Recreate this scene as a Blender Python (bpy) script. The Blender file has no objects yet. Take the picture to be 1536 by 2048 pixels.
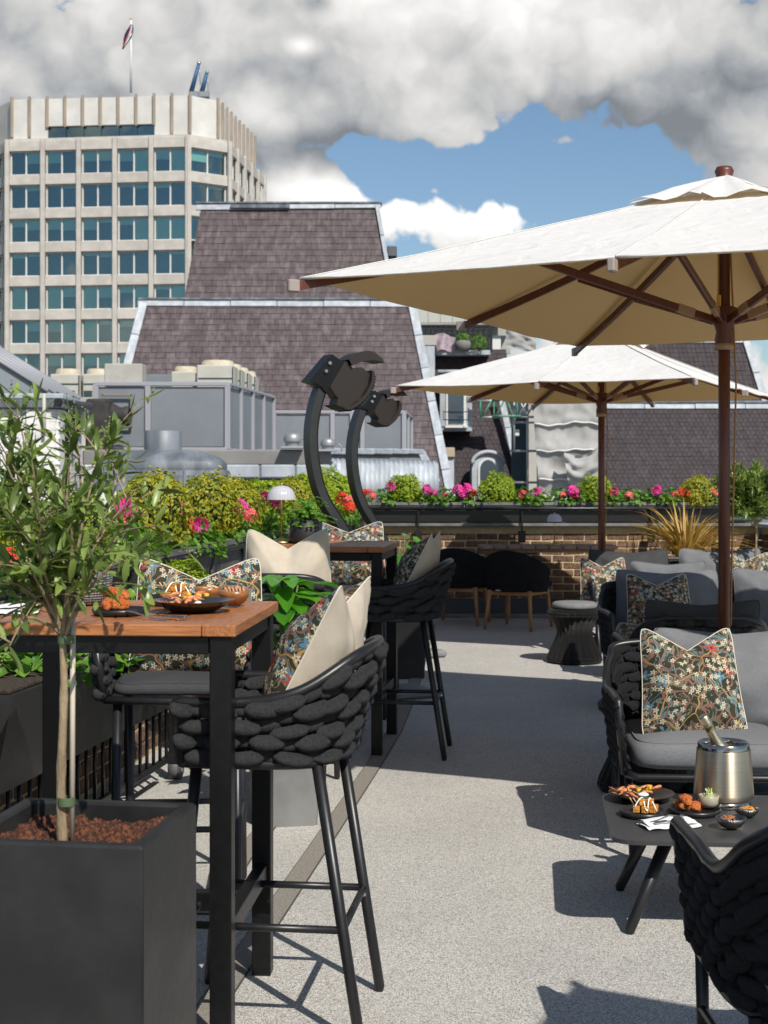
import bpy, math, random
from mathutils import Vector, Matrix, noise
R = math.radians
PI = math.pi
V = Vector
rnd = random.Random(11)
SC = bpy.context.scene
COL = SC.collection

# ------------------------------------------------------------------ camera
FPX, HZ, CX, EYE = 2950.0, 950.0, 768.0, 1.45      # photo pixels; eye height in metres
cam_d = bpy.data.cameras.new('camera')
cam = bpy.data.objects.new('camera', cam_d)
COL.objects.link(cam)
SC.camera = cam
cam.location = (0, 0, EYE)
cam.rotation_euler = (R(90), 0, 0)
cam_d.sensor_fit = 'AUTO'
cam_d.sensor_width = 36.0
cam_d.lens = FPX / 2048 * 36.0
cam_d.shift_y = -(1024 - HZ) / 2048
cam_d.clip_end = 3000
cam_d.dof.use_dof = True
cam_d.dof.focus_distance = 5.2
cam_d.dof.aperture_fstop = 9.0

# ------------------------------------------------------------------ world, sun, exposure
TOSUN = V((0.45, -0.92, 1.0)).normalized()
SUN_EL = math.asin(TOSUN.z)
sun_d = bpy.data.lights.new('sun', 'SUN')
sun_d.energy = 4.7
sun_d.angle = R(0.5)
sun_d.color = (1.0, 0.955, 0.88)
sun = bpy.data.objects.new('sun', sun_d)
COL.objects.link(sun)
sun.rotation_euler = (-TOSUN).to_track_quat('-Z', 'Y').to_euler()
sun.location = (4, -6, 12)

SC.view_settings.view_transform = 'Standard'
SC.view_settings.look = 'None'
SC.view_settings.gamma = 1.0
SC.view_settings.exposure = 0.16
SC.view_settings.use_curve_mapping = False
SC.cycles.max_bounces = 6
SC.cycles.diffuse_bounces = 3
SC.cycles.glossy_bounces = 3
SC.cycles.transparent_max_bounces = 12
SC.cycles.use_denoising = True


def mathn(nt, op, a, b=None, c=None, clamp=False):
    n = nt.nodes.new('ShaderNodeMath')
    n.operation = op
    n.use_clamp = clamp
    for i, v in enumerate((a, b, c)):
        if v is None:
            continue
        if hasattr(v, 'links'):
            nt.links.new(v, n.inputs[i])
        else:
            n.inputs[i].default_value = v
    return n.outputs[0]


def vmath(nt, op, a, b=None):
    n = nt.nodes.new('ShaderNodeVectorMath')
    n.operation = op
    for i, v in enumerate((a, b)):
        if v is None:
            continue
        if hasattr(v, 'links'):
            nt.links.new(v, n.inputs[i])
        else:
            n.inputs[i].default_value = v
    return n.outputs['Value'] if op in ('DOT_PRODUCT', 'LENGTH') else n.outputs['Vector']


def mixc(nt, fac, a, b, mode='MIX'):
    n = nt.nodes.new('ShaderNodeMix')
    n.data_type = 'RGBA'
    n.blend_type = mode
    for i, v in ((0, fac), (6, a), (7, b)):
        if hasattr(v, 'links'):
            nt.links.new(v, n.inputs[i])
        elif i == 0:
            n.inputs[0].default_value = v
        else:
            n.inputs[i].default_value = (*v[:3], 1)
    return n.outputs[2]


def noisen(nt, vec, scale, detail=3.0, rough=0.55, dist=0.0, dim='3D'):
    n = nt.nodes.new('ShaderNodeTexNoise')
    n.noise_dimensions = dim
    n.inputs['Scale'].default_value = scale
    n.inputs['Detail'].default_value = detail
    n.inputs['Roughness'].default_value = rough
    n.inputs['Distortion'].default_value = dist
    if vec is not None:
        nt.links.new(vec, n.inputs['Vector'])
    return n.outputs['Fac']


def rampn(nt, fac, lo, hi, smooth=True):
    n = nt.nodes.new('ShaderNodeMapRange')
    n.interpolation_type = 'SMOOTHSTEP' if smooth else 'LINEAR'
    nt.links.new(fac, n.inputs[0])
    n.inputs[1].default_value = lo
    n.inputs[2].default_value = hi
    return n.outputs[0]


world = bpy.data.worlds.new('World')
SC.world = world
world.use_nodes = True
wt = world.node_tree
wt.nodes.clear()
world.cycles.sampling_method = 'MANUAL'
world.cycles.sample_map_resolution = 256
w_out = wt.nodes.new('ShaderNodeOutputWorld')
w_bg = wt.nodes.new('ShaderNodeBackground')
wt.links.new(w_bg.outputs[0], w_out.inputs[0])
w_sky = wt.nodes.new('ShaderNodeTexSky')
w_sky.sky_type = 'NISHITA'
w_sky.sun_disc = False
w_sky.sun_elevation = SUN_EL
w_sky.sun_rotation = math.atan2(TOSUN.x, TOSUN.y)
w_sky.altitude = 40
w_sky.air_density = 1.0
w_sky.dust_density = 0.6
w_sky.ozone_density = 1.6
w_bg.inputs['Strength'].default_value = 0.10
w_tc = wt.nodes.new('ShaderNodeTexCoord')
w_sep = wt.nodes.new('ShaderNodeSeparateXYZ')
wt.links.new(w_tc.outputs['Generated'], w_sep.inputs[0])
w_den = mathn(wt, 'ADD', mathn(wt, 'ABSOLUTE', w_sep.outputs[1]), 0.12)
w_u = mathn(wt, 'DIVIDE', w_sep.outputs[0], w_den)
w_v = mathn(wt, 'DIVIDE', w_sep.outputs[2], w_den)
w_cmb = wt.nodes.new('ShaderNodeCombineXYZ')
wt.links.new(w_u, w_cmb.inputs[0])
wt.links.new(w_v, w_cmb.inputs[1])
wt.links.new(mathn(wt, 'SIGN', w_sep.outputs[1]), w_cmb.inputs[2])
w_uv = w_cmb.outputs[0]
# cloud banks and clear gaps, given as sky directions (photo pixels turned into slopes)
K = 1.0 / 1.12
BLOBS = [(820, 110, 400, 190, .40), (170, 90, 480, 250, .42), (1400, 110, 330, 220, .40), (900, 275, 140, 60, .26),
         (1510, 330, 100, 130, .26), (600, 385, 105, 66, .44), (935, 450, 165, 96, .46), (560, 235, 200, 50, .20), (1010, 40, 140, 90, .16),
         (1118, 288, 40, 20, .26), (1075, 358, 32, 18, .20), (700, 860, 2600, 170, .30),
         (1220, 335, 250, 105, -.44), (690, 310, 130, 46, -.30), (1010, 335, 110, 40, -.16), (640, 10, 36, 20, -.40), (1230, 215, 55, 40, -.22), (790, 345, 60, 40, -.2)]


def blobsum(nt, uv, blobs):
    tot = None
    for bx, by, rx, ry, w in blobs:
        c = ((bx - CX) / FPX * K, (HZ - by) / FPX * K, 0)
        d = vmath(nt, 'SUBTRACT', uv, c)
        d = vmath(nt, 'MULTIPLY', d, (FPX / rx / K, FPX / ry / K, 0))
        q = vmath(nt, 'DOT_PRODUCT', d, d)
        g = mathn(nt, 'MULTIPLY', mathn(nt, 'POWER', 2.718, mathn(nt, 'MULTIPLY', q, -1.0)), w)
        tot = g if tot is None else mathn(nt, 'ADD', tot, g)
    return tot


def cloudfield(off, detail, puffs):
    p = vmath(wt, 'ADD', w_uv, off)
    wn = wt.nodes.new('ShaderNodeTexNoise')
    wn.noise_dimensions = '2D'
    wn.inputs['Scale'].default_value = 30.0
    wn.inputs['Detail'].default_value = 3.0 if puffs else 1.0
    wt.links.new(p, wn.inputs['Vector'])
    wob = vmath(wt, 'MULTIPLY', vmath(wt, 'SUBTRACT', wn.outputs['Color'], (.5, .5, .5)), (.022, .022, 0))
    q = vmath(wt, 'ADD', p, wob)
    f = mathn(wt, 'MULTIPLY', noisen(wt, q, 9.0, detail, 0.55, 0.0, '2D'), .95)
    if puffs:
        vo = wt.nodes.new('ShaderNodeTexVoronoi')
        vo.voronoi_dimensions = '2D'
        vo.inputs['Scale'].default_value = 34.0
        vo.inputs['Detail'].default_value = 1.5
        wt.links.new(q, vo.inputs['Vector'])
        f = mathn(wt, 'ADD', f, mathn(wt, 'MULTIPLY', mathn(wt, 'SUBTRACT', 0.45, vo.outputs['Distance']), 0.15))
    return f


w_b0 = blobsum(wt, w_uv, BLOBS)
w_b1 = blobsum(wt, vmath(wt, 'ADD', w_uv, (0.010, 0.026, 0)), BLOBS)
w_f0 = cloudfield((0, 0, 0), 6.5, True)
w_s0 = cloudfield((0, 0, 0), 2.5, False)
w_s1 = cloudfield((0.010, 0.026, 0), 2.5, False)
w_dens = mathn(wt, 'ADD', w_f0, w_b0)
w_alpha = rampn(wt, w_dens, 0.555, 0.62)
w_soft = mathn(wt, 'MULTIPLY', mathn(wt, 'SUBTRACT', mathn(wt, 'ADD', w_s0, w_b0), mathn(wt, 'ADD', w_s1, w_b1)), 1.05)
w_fine = mathn(wt, 'MULTIPLY', mathn(wt, 'SUBTRACT', w_f0, w_s0), 1.25)
w_rel = mathn(wt, 'ADD', w_soft, w_fine)
w_thick = mathn(wt, 'MULTIPLY', mathn(wt, 'SUBTRACT', w_dens, 0.86), -0.22)
w_sh = blobsum(wt, w_uv, [(120, 110, 330, 170, -.20), (1500, 120, 210, 190, -.34), (600, 380, 120, 60, .12), (930, 430, 170, 80, .08)])
w_val = mathn(wt, 'ADD', mathn(wt, 'ADD', mathn(wt, 'ADD', 0.63, w_rel), w_thick), w_sh)
w_val = mathn(wt, 'MINIMUM', mathn(wt, 'MAXIMUM', w_val, 0.24), 0.95)
w_tint = mixc(wt, rampn(wt, w_val, 0.15, 0.65), (0.86, 0.95, 1.06), (1.0, 0.99, 0.97))
w_cc = vmath(wt, 'MULTIPLY', w_tint, mathn(wt, 'MULTIPLY', w_val, 10.0))
w_blue = mixc(wt, 1.0, w_sky.outputs[0], (0.80, 0.88, 0.92), 'MULTIPLY')
w_mix = mixc(wt, w_alpha, w_blue, w_cc)
wt.links.new(w_mix, w_bg.inputs['Color'])


# ------------------------------------------------------------------ geometry helpers
def P(px, py, Y):
    return V(((px - CX) * Y / FPX, Y, EYE - (py - HZ) * Y / FPX))


def G(px, py, z=0.0):
    Y = FPX * (EYE - z) / (py - HZ)
    return V(((px - CX) * Y / FPX, Y, z))


class MB:
    def __init__(s):
        s.v, s.f, s.sm, s.at, s.val = [], [], [], [], 0.0

    def add(s, vs, fs, smooth=False):
        o = len(s.v)
        s.v.extend([tuple(v) for v in vs])
        for f in fs:
            s.f.append(tuple(i + o for i in f))
            s.sm.append(smooth)
            s.at.append(s.val)
        return s

    def box(s, c, d, M=None, b=0.0):
        hx, hy, hz = d[0] / 2, d[1] / 2, d[2] / 2
        if b <= 0:
            vs = [V((x * hx, y * hy, z * hz)) for x in (-1, 1) for y in (-1, 1) for z in (-1, 1)]
            fs = [(0, 1, 3, 2), (4, 6, 7, 5), (0, 4, 5, 1), (2, 3, 7, 6), (0, 2, 6, 4), (1, 5, 7, 3)]
        else:
            b = min(b, hx * .9, hy * .9, hz * .9)
            vs, idx = [], {}
            for x in (-1, 1):
                for y in (-1, 1):
                    for z in (-1, 1):
                        for a in range(3):
                            q = [x * (hx - b), y * (hy - b), z * (hz - b)]
                            q[a] = (x * hx, y * hy, z * hz)[a]
                            idx[(x, y, z, a)] = len(vs)
                            vs.append(V(q))
            fs = []
            for a in range(3):
                o = [k for k in range(3) if k != a]
                for sgn in (-1, 1):
                    ring = []
                    for p, q in ((-1, -1), (1, -1), (1, 1), (-1, 1)):
                        k = [0, 0, 0]
                        k[a], k[o[0]], k[o[1]] = sgn, p, q
                        ring.append(idx[(*k, a)])
                    fs.append(tuple(ring if (sgn > 0) == (a != 1) else ring[::-1]))
            for a in range(3):
                o = [k for k in range(3) if k != a]
                for p in (-1, 1):
                    for q in (-1, 1):
                        k0, k1 = [0, 0, 0], [0, 0, 0]
                        k0[a], k0[o[0]], k0[o[1]] = -1, p, q
                        k1[a], k1[o[0]], k1[o[1]] = 1, p, q
                        r4 = [idx[(*k0, o[0])], idx[(*k1, o[0])], idx[(*k1, o[1])], idx[(*k0, o[1])]]
                        fs.append(tuple(r4 if (p * q > 0) != (a == 1) else r4[::-1]))
            for x in (-1, 1):
                for y in (-1, 1):
                    for z in (-1, 1):
                        t = [idx[(x, y, z, 0)], idx[(x, y, z, 1)], idx[(x, y, z, 2)]]
                        fs.append(tuple(t if x * y * z > 0 else t[::-1]))
        c = V(c)
        vs = [(M @ v if M is not None else v) + c for v in vs]
        return s.add(vs, fs)

    def tube(s, pts, r, n=8, cap=True, smooth=True, flat=1.0, up=None):
        pts = [V(p) for p in pts]
        m = len(pts)
        rs = r if isinstance(r, (list, tuple)) else [r] * m
        vs = []
        prev = None
        for i, p in enumerate(pts):
            t = (pts[min(i + 1, m - 1)] - pts[max(i - 1, 0)])
            t = t.normalized() if t.length > 1e-9 else V((0, 0, 1))
            if prev is None:
                ref = V(up) if up is not None else (V((0, 0, 1)) if abs(t.z) < .9 else V((1, 0, 0)))
                a = (ref - t * ref.dot(t)).normalized()
            else:
                a = prev - t * prev.dot(t)
                a = a.normalized() if a.length > 1e-6 else t.orthogonal().normalized()
            prev = a
            b = t.cross(a)
            for k in range(n):
                th = 2 * PI * k / n
                vs.append(p + (a * math.cos(th) * flat + b * math.sin(th)) * rs[i])
        fs = []
        for i in range(m - 1):
            for k in range(n):
                k2 = (k + 1) % n
                fs.append((i * n + k, i * n + k2, (i + 1) * n + k2, (i + 1) * n + k))
        s.add(vs, fs, smooth)
        if cap:
            o = len(s.v) - m * n
            s.f.append(tuple(o + k for k in range(n))[::-1])
            s.f.append(tuple(o + (m - 1) * n + k for k in range(n)))
            s.sm += [False, False]
            s.at += [s.val, s.val]
        return s

    def lathe(s, prof, n=24, c=(0, 0, 0), smooth=True, rib=None, M=None):
        vs, fs = [], []
        m = len(prof)
        c = V(c)
        for i, (r, z) in enumerate(prof):
            for k in range(n):
                th = 2 * PI * k / n
                rr = r * (rib(k, i) if rib else 1.0)
                p = V((rr * math.cos(th), rr * math.sin(th), z))
                vs.append((M @ p if M is not None else p) + c)
        for i in range(m - 1):
            for k in range(n):
                k2 = (k + 1) % n
                fs.append((i * n + k, i * n + k2, (i + 1) * n + k2, (i + 1) * n + k))
        return s.add(vs, fs, smooth)

    def grid(s, fn, nu, nv, smooth=True, wrap=False):
        vs = [V(fn(i / nu, j / nv)) for j in range(nv + 1) for i in range(nu + (0 if wrap else 1))]
        w = nu if wrap else nu + 1
        fs = []
        for j in range(nv):
            for i in range(nu):
                i2 = (i + 1) % w
                fs.append((j * w + i, j * w + i2, (j + 1) * w + i2, (j + 1) * w + i))
        return s.add(vs, fs, smooth)

    def prism(s, out, d, smooth=False):
        out = [V(p) for p in out]
        d = V(d)
        n = len(out)
        vs = out + [p + d for p in out]
        s.add(vs, [tuple(range(n))[::-1], tuple(range(n, 2 * n))])
        o = len(s.v) - 2 * n
        for i in range(n):
            j = (i + 1) % n
            s.f.append((o + i, o + j, o + n + j, o + n + i))
            s.sm.append(smooth)
            s.at.append(s.val)
        return s

    def ball(s, c, r, nu=8, nv=5, M=None, jit=0.0):
        c = V(c)
        r = (r, r, r) if not isinstance(r, (tuple, list)) else r
        vs = [V((0, 0, -r[2]))]
        for j in range(1, nv):
            ph = -PI / 2 + PI * j / nv
            for i in range(nu):
                th = 2 * PI * i / nu
                vs.append(V((r[0] * math.cos(ph) * math.cos(th), r[1] * math.cos(ph) * math.sin(th), r[2] * math.sin(ph))))
        vs.append(V((0, 0, r[2])))
        fs = []
        for i in range(nu):
            fs.append((0, 1 + (i + 1) % nu, 1 + i))
        for j in range(nv - 2):
            for i in range(nu):
                a = 1 + j * nu
                fs.append((a + i, a + (i + 1) % nu, a + nu + (i + 1) % nu, a + nu + i))
        a = 1 + (nv - 2) * nu
        for i in range(nu):
            fs.append((a + i, a + (i + 1) % nu, len(vs) - 1))
        if jit:
            vs = [v * (1 + jit * noise.noise(v * 40 + c * 7) + jit * .6 * noise.noise(v * 95 + c * 3)) for v in vs]
        vs = [(M @ v if M is not None else v) + c for v in vs]
        return s.add(vs, fs, True)

    def mesh(s, name, m):
        me = bpy.data.meshes.new(name)
        me.from_pydata(s.v, [], s.f)
        me.polygons.foreach_set('use_smooth', s.sm)
        if any(s.at):
            a = me.attributes.new('rnd', 'FLOAT', 'FACE')
            a.data.foreach_set('value', s.at)
        if m is not None:
            me.materials.append(m)
        me.update()
        return me

    def build(s, name, m, parent=None, M=None, kind=None):
        return link(name, s.mesh(name, m), parent, M, kind)


def link(name, data, parent=None, M=None, kind=None):
    o = bpy.data.objects.new(name, data)
    COL.objects.link(o)
    if parent is not None:
        o.parent = parent
    if M is not None:
        o.matrix_local = M
    if kind:
        o['kind'] = kind
    return o


def tag(o, label, cat, group=None):
    o['label'] = label
    o['category'] = cat
    if group:
        o['group'] = group
    return o


def thing(name, label, cat, loc=(0, 0, 0), rz=0.0, group=None, M=None):
    o = bpy.data.objects.new(name, None)
    COL.objects.link(o)
    o.empty_display_size = 0.1
    o.matrix_local = M if M is not None else Matrix.Translation(V(loc)) @ Matrix.Rotation(rz, 4, 'Z')
    return tag(o, label, cat, group)


def struct(o):
    o['kind'] = 'structure'
    return o


def spline(pts, n=6):
    pts = [V(p) for p in pts]
    out = []
    for i in range(len(pts) - 1):
        p0, p1, p2, p3 = pts[max(i - 1, 0)], pts[i], pts[i + 1], pts[min(i + 2, len(pts) - 1)]
        for k in range(n):
            t = k / n
            out.append(0.5 * ((2 * p1) + (p2 - p0) * t + (2 * p0 - 5 * p1 + 4 * p2 - p3) * t * t + (3 * p1 - p0 - 3 * p2 + p3) * t ** 3))
    out.append(pts[-1])
    return out


def frame(o, x, y, z):
    M = Matrix.Identity(4)
    for i, a in enumerate((x, y, z)):
        for k in range(3):
            M[k][i] = a[k]
    for k in range(3):
        M[k][3] = o[k]
    return M


def facing(loc, az, lean):
    """local x right, y up, z towards the viewer; az: heading of the face (0 = -Y, towards camera), lean back"""
    n = V((math.sin(az), -math.cos(az), 0))
    up = V((0, 0, 1))
    z = n * math.cos(lean) + up * math.sin(lean)
    y = up * math.cos(lean) - n * math.sin(lean)
    return frame(V(loc), y.cross(z), y, z)


# ------------------------------------------------------------------ materials
def newmat(name):
    m = bpy.data.materials.new(name)
    m.use_nodes = True
    nt = m.node_tree
    return m, nt, nt.nodes['Principled BSDF']


def tcoord(nt, kind='Object', scale=(1, 1, 1)):
    tc = nt.nodes.new('ShaderNodeTexCoord')
    mp = nt.nodes.new('ShaderNodeMapping')
    mp.inputs['Scale'].default_value = scale
    nt.links.new(tc.outputs[kind], mp.inputs[0])
    return mp.outputs[0]


def randn(nt):
    oi = nt.nodes.new('ShaderNodeObjectInfo')
    at = nt.nodes.new('ShaderNodeAttribute')
    at.attribute_name = 'rnd'
    return mathn(nt, 'FRACT', mathn(nt, 'ADD', at.outputs['Fac'], oi.outputs['Random']))


def mat(name, c, r=.6, m=0., c2=None, vs=6., rand=0., bump=0., bs=60., st=(1, 1, 1), spec=.5, coat=0., detail=4., sheen=0., wmap=None, lo=.35, hi=.68, rv=0.):
    mt, nt, b = newmat(name)
    co = tcoord(nt, 'Object', st)
    col = None
    if c2 is not None:
        f = rampn(nt, noisen(nt, co, vs, detail, .6), lo, hi)
        col = mixc(nt, f, c, c2)
        if rv:
            nt.links.new(mathn(nt, 'ADD', r, mathn(nt, 'MULTIPLY', f, rv)), b.inputs['Roughness'])
    else:
        rg = nt.nodes.new('ShaderNodeRGB')
        rg.outputs[0].default_value = (*c, 1)
        col = rg.outputs[0]
    if rand:
        k = mathn(nt, 'ADD', 1 - rand, mathn(nt, 'MULTIPLY', randn(nt), 2 * rand))
        col = vmath(nt, 'MULTIPLY', col, k) if False else mixc(nt, 1.0, col, k, 'MULTIPLY')
    nt.links.new(col, b.inputs['Base Color'])
    if not (rv and c2 is not None):
        b.inputs['Roughness'].default_value = r
    b.inputs['Metallic'].default_value = m
    b.inputs['Specular IOR Level'].default_value = spec
    b.inputs['Coat Weight'].default_value = coat
    b.inputs['Sheen Weight'].default_value = sheen
    if bump:
        bn = nt.nodes.new('ShaderNodeBump')
        bn.inputs['Strength'].default_value = bump
        bn.inputs['Distance'].default_value = .02
        nt.links.new(noisen(nt, co, bs, 4, .6), bn.inputs['Height'])
        nt.links.new(bn.outputs[0], b.inputs['Normal'])
    return mt


def weave(name, c, c2, scale, bump=.35, r=.9, st=(1, 1, 1), spec=.15, vs=14., sheen=.0, coord='Object'):
    """woven cloth: crossed fine waves for threads, soft noise for wear"""
    mt, nt, b = newmat(name)
    co = tcoord(nt, coord, st)
    w = []
    for d in ('X', 'Y', 'Z'):
        n = nt.nodes.new('ShaderNodeTexWave')
        n.bands_direction = d
        n.inputs['Scale'].default_value = scale
        n.inputs['Distortion'].default_value = .25
        n.inputs['Detail Scale'].default_value = 3
        nt.links.new(co, n.inputs['Vector'])
        w.append(n.outputs['Fac'])
    h = mathn(nt, 'ADD', mathn(nt, 'ADD', w[0], w[1]), w[2])
    f = mathn(nt, 'ADD', mathn(nt, 'MULTIPLY', h, .22), mathn(nt, 'MULTIPLY', noisen(nt, co, vs, 4, .6), .6))
    nt.links.new(mixc(nt, rampn(nt, f, .35, .85), c, c2), b.inputs['Base Color'])
    b.inputs['Roughness'].default_value = r
    b.inputs['Specular IOR Level'].default_value = spec
    b.inputs['Sheen Weight'].default_value = sheen
    bn = nt.nodes.new('ShaderNodeBump')
    bn.inputs['Strength'].default_value = bump
    bn.inputs['Distance'].default_value = .004
    nt.links.new(h, bn.inputs['Height'])
    nt.links.new(bn.outputs[0], b.inputs['Normal'])
    return mt


def cloth(name, c, c2):
    """plain woven cushion cloth: fine slubby threads in two directions"""
    mt, nt, b = newmat(name)
    n1 = noisen(nt, tcoord(nt, 'Object', (900, 60, 200)), 1.0, 2, .6)
    n2 = noisen(nt, tcoord(nt, 'Object', (60, 900, 200)), 1.0, 2, .6)
    n3 = noisen(nt, tcoord(nt), 4.0, 4, .6)
    h = mathn(nt, 'ADD', n1, n2)
    f = mathn(nt, 'ADD', mathn(nt, 'MULTIPLY', h, .42), mathn(nt, 'MULTIPLY', n3, .25))
    nt.links.new(mixc(nt, rampn(nt, f, .36, .72), c, c2), b.inputs['Base Color'])
    b.inputs['Roughness'].default_value = .92
    b.inputs['Specular IOR Level'].default_value = .15
    bn = nt.nodes.new('ShaderNodeBump')
    bn.inputs['Strength'].default_value = .25
    bn.inputs['Distance'].default_value = .002
    nt.links.new(h, bn.inputs['Height'])
    nt.links.new(bn.outputs[0], b.inputs['Normal'])
    return mt


def leafmat(name, c, c2, rand=.35, tr=.35, r=.45, spec=.4, vs=18.):
    mt, nt, b = newmat(name)
    co = tcoord(nt)
    f = mathn(nt, 'ADD', mathn(nt, 'MULTIPLY', randn(nt), .7), mathn(nt, 'MULTIPLY', noisen(nt, co, vs, 2), .4))
    col = mixc(nt, rampn(nt, f, .1, .95), c, c2)
    nt.links.new(col, b.inputs['Base Color'])
    b.inputs['Roughness'].default_value = r
    b.inputs['Specular IOR Level'].default_value = spec
    t = nt.nodes.new('ShaderNodeBsdfTranslucent')
    nt.links.new(mixc(nt, 1.0, col, (1.3, 1.35, .6), 'MULTIPLY'), t.inputs[0])
    mx = nt.nodes.new('ShaderNodeMixShader')
    mx.inputs[0].default_value = tr
    nt.links.new(b.outputs[0], mx.inputs[1])
    nt.links.new(t.outputs[0], mx.inputs[2])
    nt.links.new(mx.outputs[0], nt.nodes['Material Output'].inputs[0])
    return mt


def floor_material():
    mt, nt, b = newmat('resin_aggregate')
    co = tcoord(nt)
    vo = nt.nodes.new('ShaderNodeTexVoronoi')
    vo.inputs['Scale'].default_value = 330
    vo.voronoi_dimensions = '2D'
    nt.links.new(co, vo.inputs['Vector'])
    sp = nt.nodes.new('ShaderNodeSeparateColor')
    nt.links.new(vo.outputs['Color'], sp.inputs[0])
    r = nt.nodes.new('ShaderNodeValToRGB')
    el = r.color_ramp.elements
    r.color_ramp.interpolation = 'CONSTANT'
    el[0].position, el[0].color = 0, (.21, .20, .19, 1)
    el[1].position, el[1].color = .15, (.37, .36, .342, 1)
    for p, c in ((.40, (.54, .525, .49, 1)), (.62, (.41, .40, .38, 1)), (.72, (.64, .62, .575, 1)), (.95, (.42, .32, .23, 1))):
        e = el.new(p)
        e.color = c
    nt.links.new(sp.outputs[0], r.inputs[0])
    soft = rampn(nt, noisen(nt, co, 1.3, 5, .6), .3, .75)
    col = mixc(nt, 1.0, r.outputs[0], mixc(nt, soft, (1.0, .99, .97), (.87, .865, .855)), 'MULTIPLY')
    st = rampn(nt, noisen(nt, co, 7.0, 6, .7), .62, .80)
    col = mixc(nt, mathn(nt, 'MULTIPLY', st, .22), col, (.22, .20, .18))
    nt.links.new(col, b.inputs['Base Color'])
    b.inputs['Roughness'].default_value = .78
    b.inputs['Specular IOR Level'].default_value = .3
    bn = nt.nodes.new('ShaderNodeBump')
    bn.inputs['Strength'].default_value = .45
    bn.inputs['Distance'].default_value = .003
    nt.links.new(vo.outputs['Distance'], bn.inputs['Height'])
    nt.links.new(bn.outputs[0], b.inputs['Normal'])
    return mt


def floral(name, seed):
    """generic all-over flower print: cream and coloured blossoms, twigs and scroll leaves on dark olive cloth"""
    mt, nt, b = newmat(name)
    tc = nt.nodes.new('ShaderNodeTexCoord')
    base = vmath(nt, 'ADD', tc.outputs['Object'], (seed * 3.17, seed * 1.31, 0))
    sp = nt.nodes.new('ShaderNodeSeparateXYZ')
    nt.links.new(base, sp.inputs[0])
    cb = nt.nodes.new('ShaderNodeCombineXYZ')
    nt.links.new(sp.outputs[0], cb.inputs[0])
    nt.links.new(sp.outputs[1], cb.inputs[1])
    uv = cb.outputs[0]
    wn = nt.nodes.new('ShaderNodeTexNoise')
    wn.inputs['Scale'].default_value = 13
    wn.inputs['Detail'].default_value = 1
    nt.links.new(uv, wn.inputs['Vector'])
    wv = vmath(nt, 'ADD', uv, vmath(nt, 'MULTIPLY', vmath(nt, 'SUBTRACT', wn.outputs['Color'], (.5, .5, .5)), (.08, .08, 0)))

    def voro(vec, sc, feat='F1'):
        n = nt.nodes.new('ShaderNodeTexVoronoi')
        n.voronoi_dimensions = '2D'
        n.feature = feat
        n.inputs['Scale'].default_value = sc
        nt.links.new(vec, n.inputs['Vector'])
        return n

    def less(x, t):
        return mathn(nt, 'LESS_THAN', x, t)

    col = mixc(nt, rampn(nt, noisen(nt, uv, 30, 3), .3, .7), (.030, .031, .018), (.044, .043, .026))
    # scroll leaves: folded bands with veins
    s1 = noisen(nt, wv, 20, 0.5, .4, 1.5)
    band = mathn(nt, 'ABSOLUTE', mathn(nt, 'SUBTRACT', s1, .5))
    leafc = mixc(nt, rampn(nt, noisen(nt, uv, 7, 0), .45, .55), (.19, .155, .105), (.135, .22, .215))
    vein = nt.nodes.new('ShaderNodeTexWave')
    vein.inputs['Scale'].default_value = 38
    vein.inputs['Distortion'].default_value = 6
    nt.links.new(wv, vein.inputs['Vector'])
    leafc = mixc(nt, less(vein.outputs['Fac'], .22), leafc, (.055, .06, .045))
    col = mixc(nt, less(band, .062), col, leafc)
    e = voro(wv, 15.0, 'DISTANCE_TO_EDGE')
    col = mixc(nt, less(e.outputs['Distance'], .050), col, (.215, .105, .080))
    e2 = voro(vmath(nt, 'ADD', wv, (.31, .77, 0)), 7.0, 'DISTANCE_TO_EDGE')
    col = mixc(nt, less(e2.outputs['Distance'], .016), col, (.38, .235, .08))

    def flowers(sc, rad, petals, lo, hi, colour, centre, off):
        nonlocal col
        u2 = vmath(nt, 'ADD', uv, off)
        v = voro(u2, sc)
        d = vmath(nt, 'SUBTRACT', u2, v.outputs['Position'])
        s3 = nt.nodes.new('ShaderNodeSeparateXYZ')
        nt.links.new(d, s3.inputs[0])
        th = mathn(nt, 'ARCTAN2', s3.outputs[1], s3.outputs[0])
        rr = mathn(nt, 'ADD', rad * .72, mathn(nt, 'MULTIPLY', mathn(nt, 'COSINE', mathn(nt, 'MULTIPLY', th, float(petals))), rad * .36))
        ds = v.outputs['Distance']
        sc3 = nt.nodes.new('ShaderNodeSeparateColor')
        nt.links.new(v.outputs['Color'], sc3.inputs[0])
        ok = mathn(nt, 'MULTIPLY', mathn(nt, 'GREATER_THAN', sc3.outputs[0], lo), less(sc3.outputs[0], hi))
        inside = mathn(nt, 'MULTIPLY', mathn(nt, 'LESS_THAN', ds, rr), ok)
        col = mixc(nt, inside, col, colour)
        col = mixc(nt, mathn(nt, 'MULTIPLY', less(ds, rad * .22), ok), col, centre)

    flowers(19, .40, 5, .0, .22, (.105, .20, .27), (.4, .34, .18), (.2, .4, 0))
    flowers(16, .40, 7, .74, .92, (.36, .065, .06), (.14, .02, .025), (.9, .1, 0))
    flowers(38, .40, 5, .0, .55, (.52, .47, .335), (.15, .13, .05), (0, 0, 0))
    nt.links.new(col, b.inputs['Base Color'])
    b.inputs['Roughness'].default_value = .85
    b.inputs['Specular IOR Level'].default_value = .2
    bn = nt.nodes.new('ShaderNodeBump')
    bn.inputs['Strength'].default_value = .2
    bn.inputs['Distance'].default_value = .004
    nt.links.new(noisen(nt, base, 26, 3), bn.inputs['Height'])
    nt.links.new(bn.outputs[0], b.inputs['Normal'])
    return mt


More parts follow.
